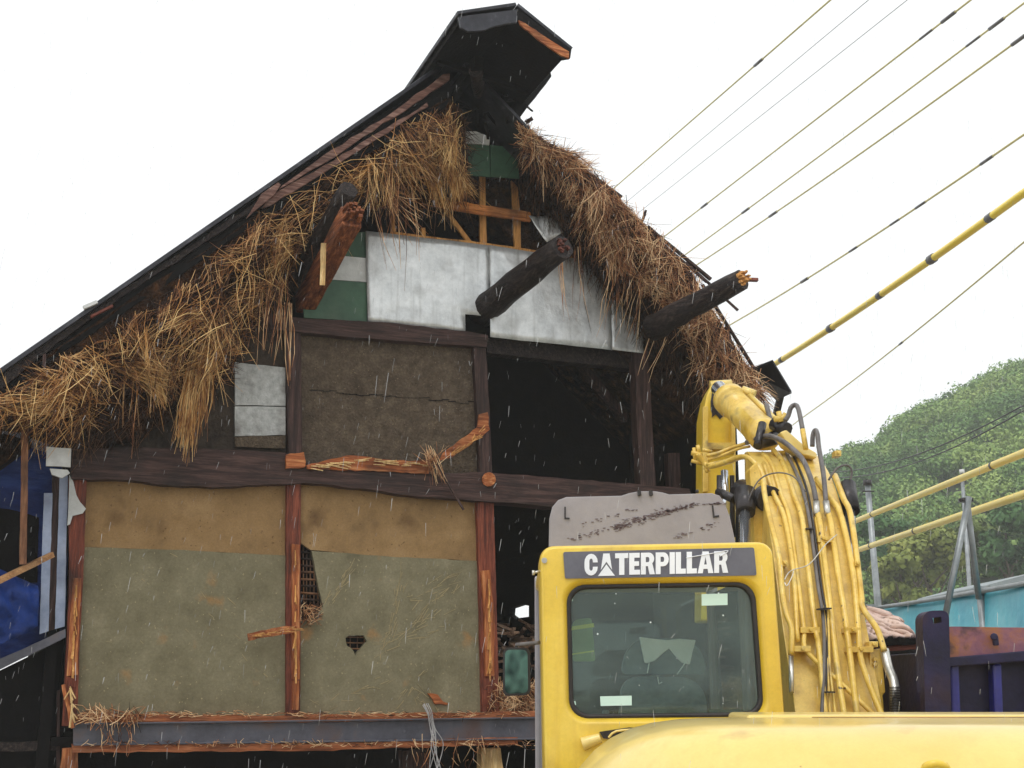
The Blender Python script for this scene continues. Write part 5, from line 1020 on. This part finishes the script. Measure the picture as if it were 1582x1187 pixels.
cable((1105, 515), (1582, 208), 4, cabm, 'ochre cable beaded with small dark knots above the thick yellow guard', [(1243, 427), (1318, 380, 1.3), (1382, 337, 1.2), (1422, 310, 1.3), (1524, 245, 1.4)], cll=.28, sag=.08)
cable((1165, 582), (1582, 298), 14, ysl, 'thick yellow guarded cable meeting the right eave of the roof', [(1208, 548, 1.08), (1283, 507, 1.3), (1360, 456, 1.08), (1440, 404, 1.3), (1530, 338, 1.08)], Y0=20, Y1=12, cll=.12, sag=.06)
cable((1236, 648), (1582, 374), 3, cabm, 'slender ochre cable running down behind the boom below the thick guard', [(1392, 526, 1.5)], sag=.06)
cable((1290, 818), (1582, 700), 14, ysl, 'thick yellow guarded cable crossing the wooded hill, the upper of two', [(1348, 788, 1.08), (1534, 718, 1.08)], Y0=22, Y1=12, cll=.06, sag=.0)
cable((1290, 862), (1582, 764), 14, ysl, 'thick yellow guarded cable crossing the wooded hill, the lower of two', [(1346, 845, 1.08), (1414, 820, 1.08), (1496, 792, 1.08)], Y0=22, Y1=12, cll=.06, sag=.0)
cable((1280, 730), (1582, 626), 2.6, blk, 'black sagging cable over the hill, the upper of two', Y0=30, Y1=18, sag=.25)
cable((1280, 738), (1582, 634), 2.6, blk, 'black sagging cable over the hill, the lower of two', [(1367, 708, 1.5)], Y0=30, Y1=18, sag=.3)
# =================================================================== RAIN
n = 1900; px = RG.uniform(-60, 1640, n); py = RG.uniform(-60, 1240, n); Y = RG.uniform(3.2, 11.3, n)
P = np.array([W(a, b, c) for a, b, c in zip(px, py, Y)]); D = np.stack([RG.normal(size=n)*.004-.004, np.zeros(n), -RG.uniform(.012, .05, n)*(1+(RG.random(n) < .06)*1.3)], 1)
V, Fq = strand_mesh(P, D, RG.uniform(.0012, .0025, n), np.zeros(n), .0)
rm = bpy.data.materials.new('raindrops'); rm.use_nodes = True; n_ = rm.node_tree; n_.nodes.clear(); N = n_.nodes.new; lk = n_.links.new
o_ = N("ShaderNodeOutputMaterial"); t_ = N("ShaderNodeBsdfTransparent"); d_ = N("ShaderNodeBsdfDiffuse"); u_ = N("ShaderNodeBsdfTranslucent"); a_ = N("ShaderNodeMixShader"); b_ = N("ShaderNodeMixShader")
d_.inputs[0].default_value = (.95, .97, 1, 1); u_.inputs[0].default_value = (.95, .97, 1, 1); a_.inputs[0].default_value = .6; b_.inputs[0].default_value = .30
lk(d_.outputs[0], a_.inputs[1]); lk(u_.outputs[0], a_.inputs[2]); lk(t_.outputs[0], b_.inputs[1]); lk(a_.outputs[0], b_.inputs[2]); lk(b_.outputs[0], o_.inputs[0])
tag(fastmesh('rain', V, Fq, rm), 'falling rain in front of the house and excavator', 'rain', kind='stuff')

# =================================================================== HAZE (rain mist)
hz = MB(); hz.box((40, 120, 44), (440, 330, 90.5)); hm = bpy.data.materials.new('rain_mist'); hm.use_nodes = True; n_ = hm.node_tree; n_.nodes.clear()
o_ = n_.nodes.new("ShaderNodeOutputMaterial"); v_ = n_.nodes.new("ShaderNodeVolumePrincipled"); v_.inputs['Color'].default_value = (.93, .96, .97, 1); v_.inputs['Density'].default_value = .0016; v_.inputs['Anisotropy'].default_value = .2
n_.links.new(v_.outputs[0], o_.inputs['Volume'])
tag(hz.build('haze', hm), 'thin rain mist lying over the hillside', 'haze', kind='stuff')
sc.cycles.volume_bounces = 1
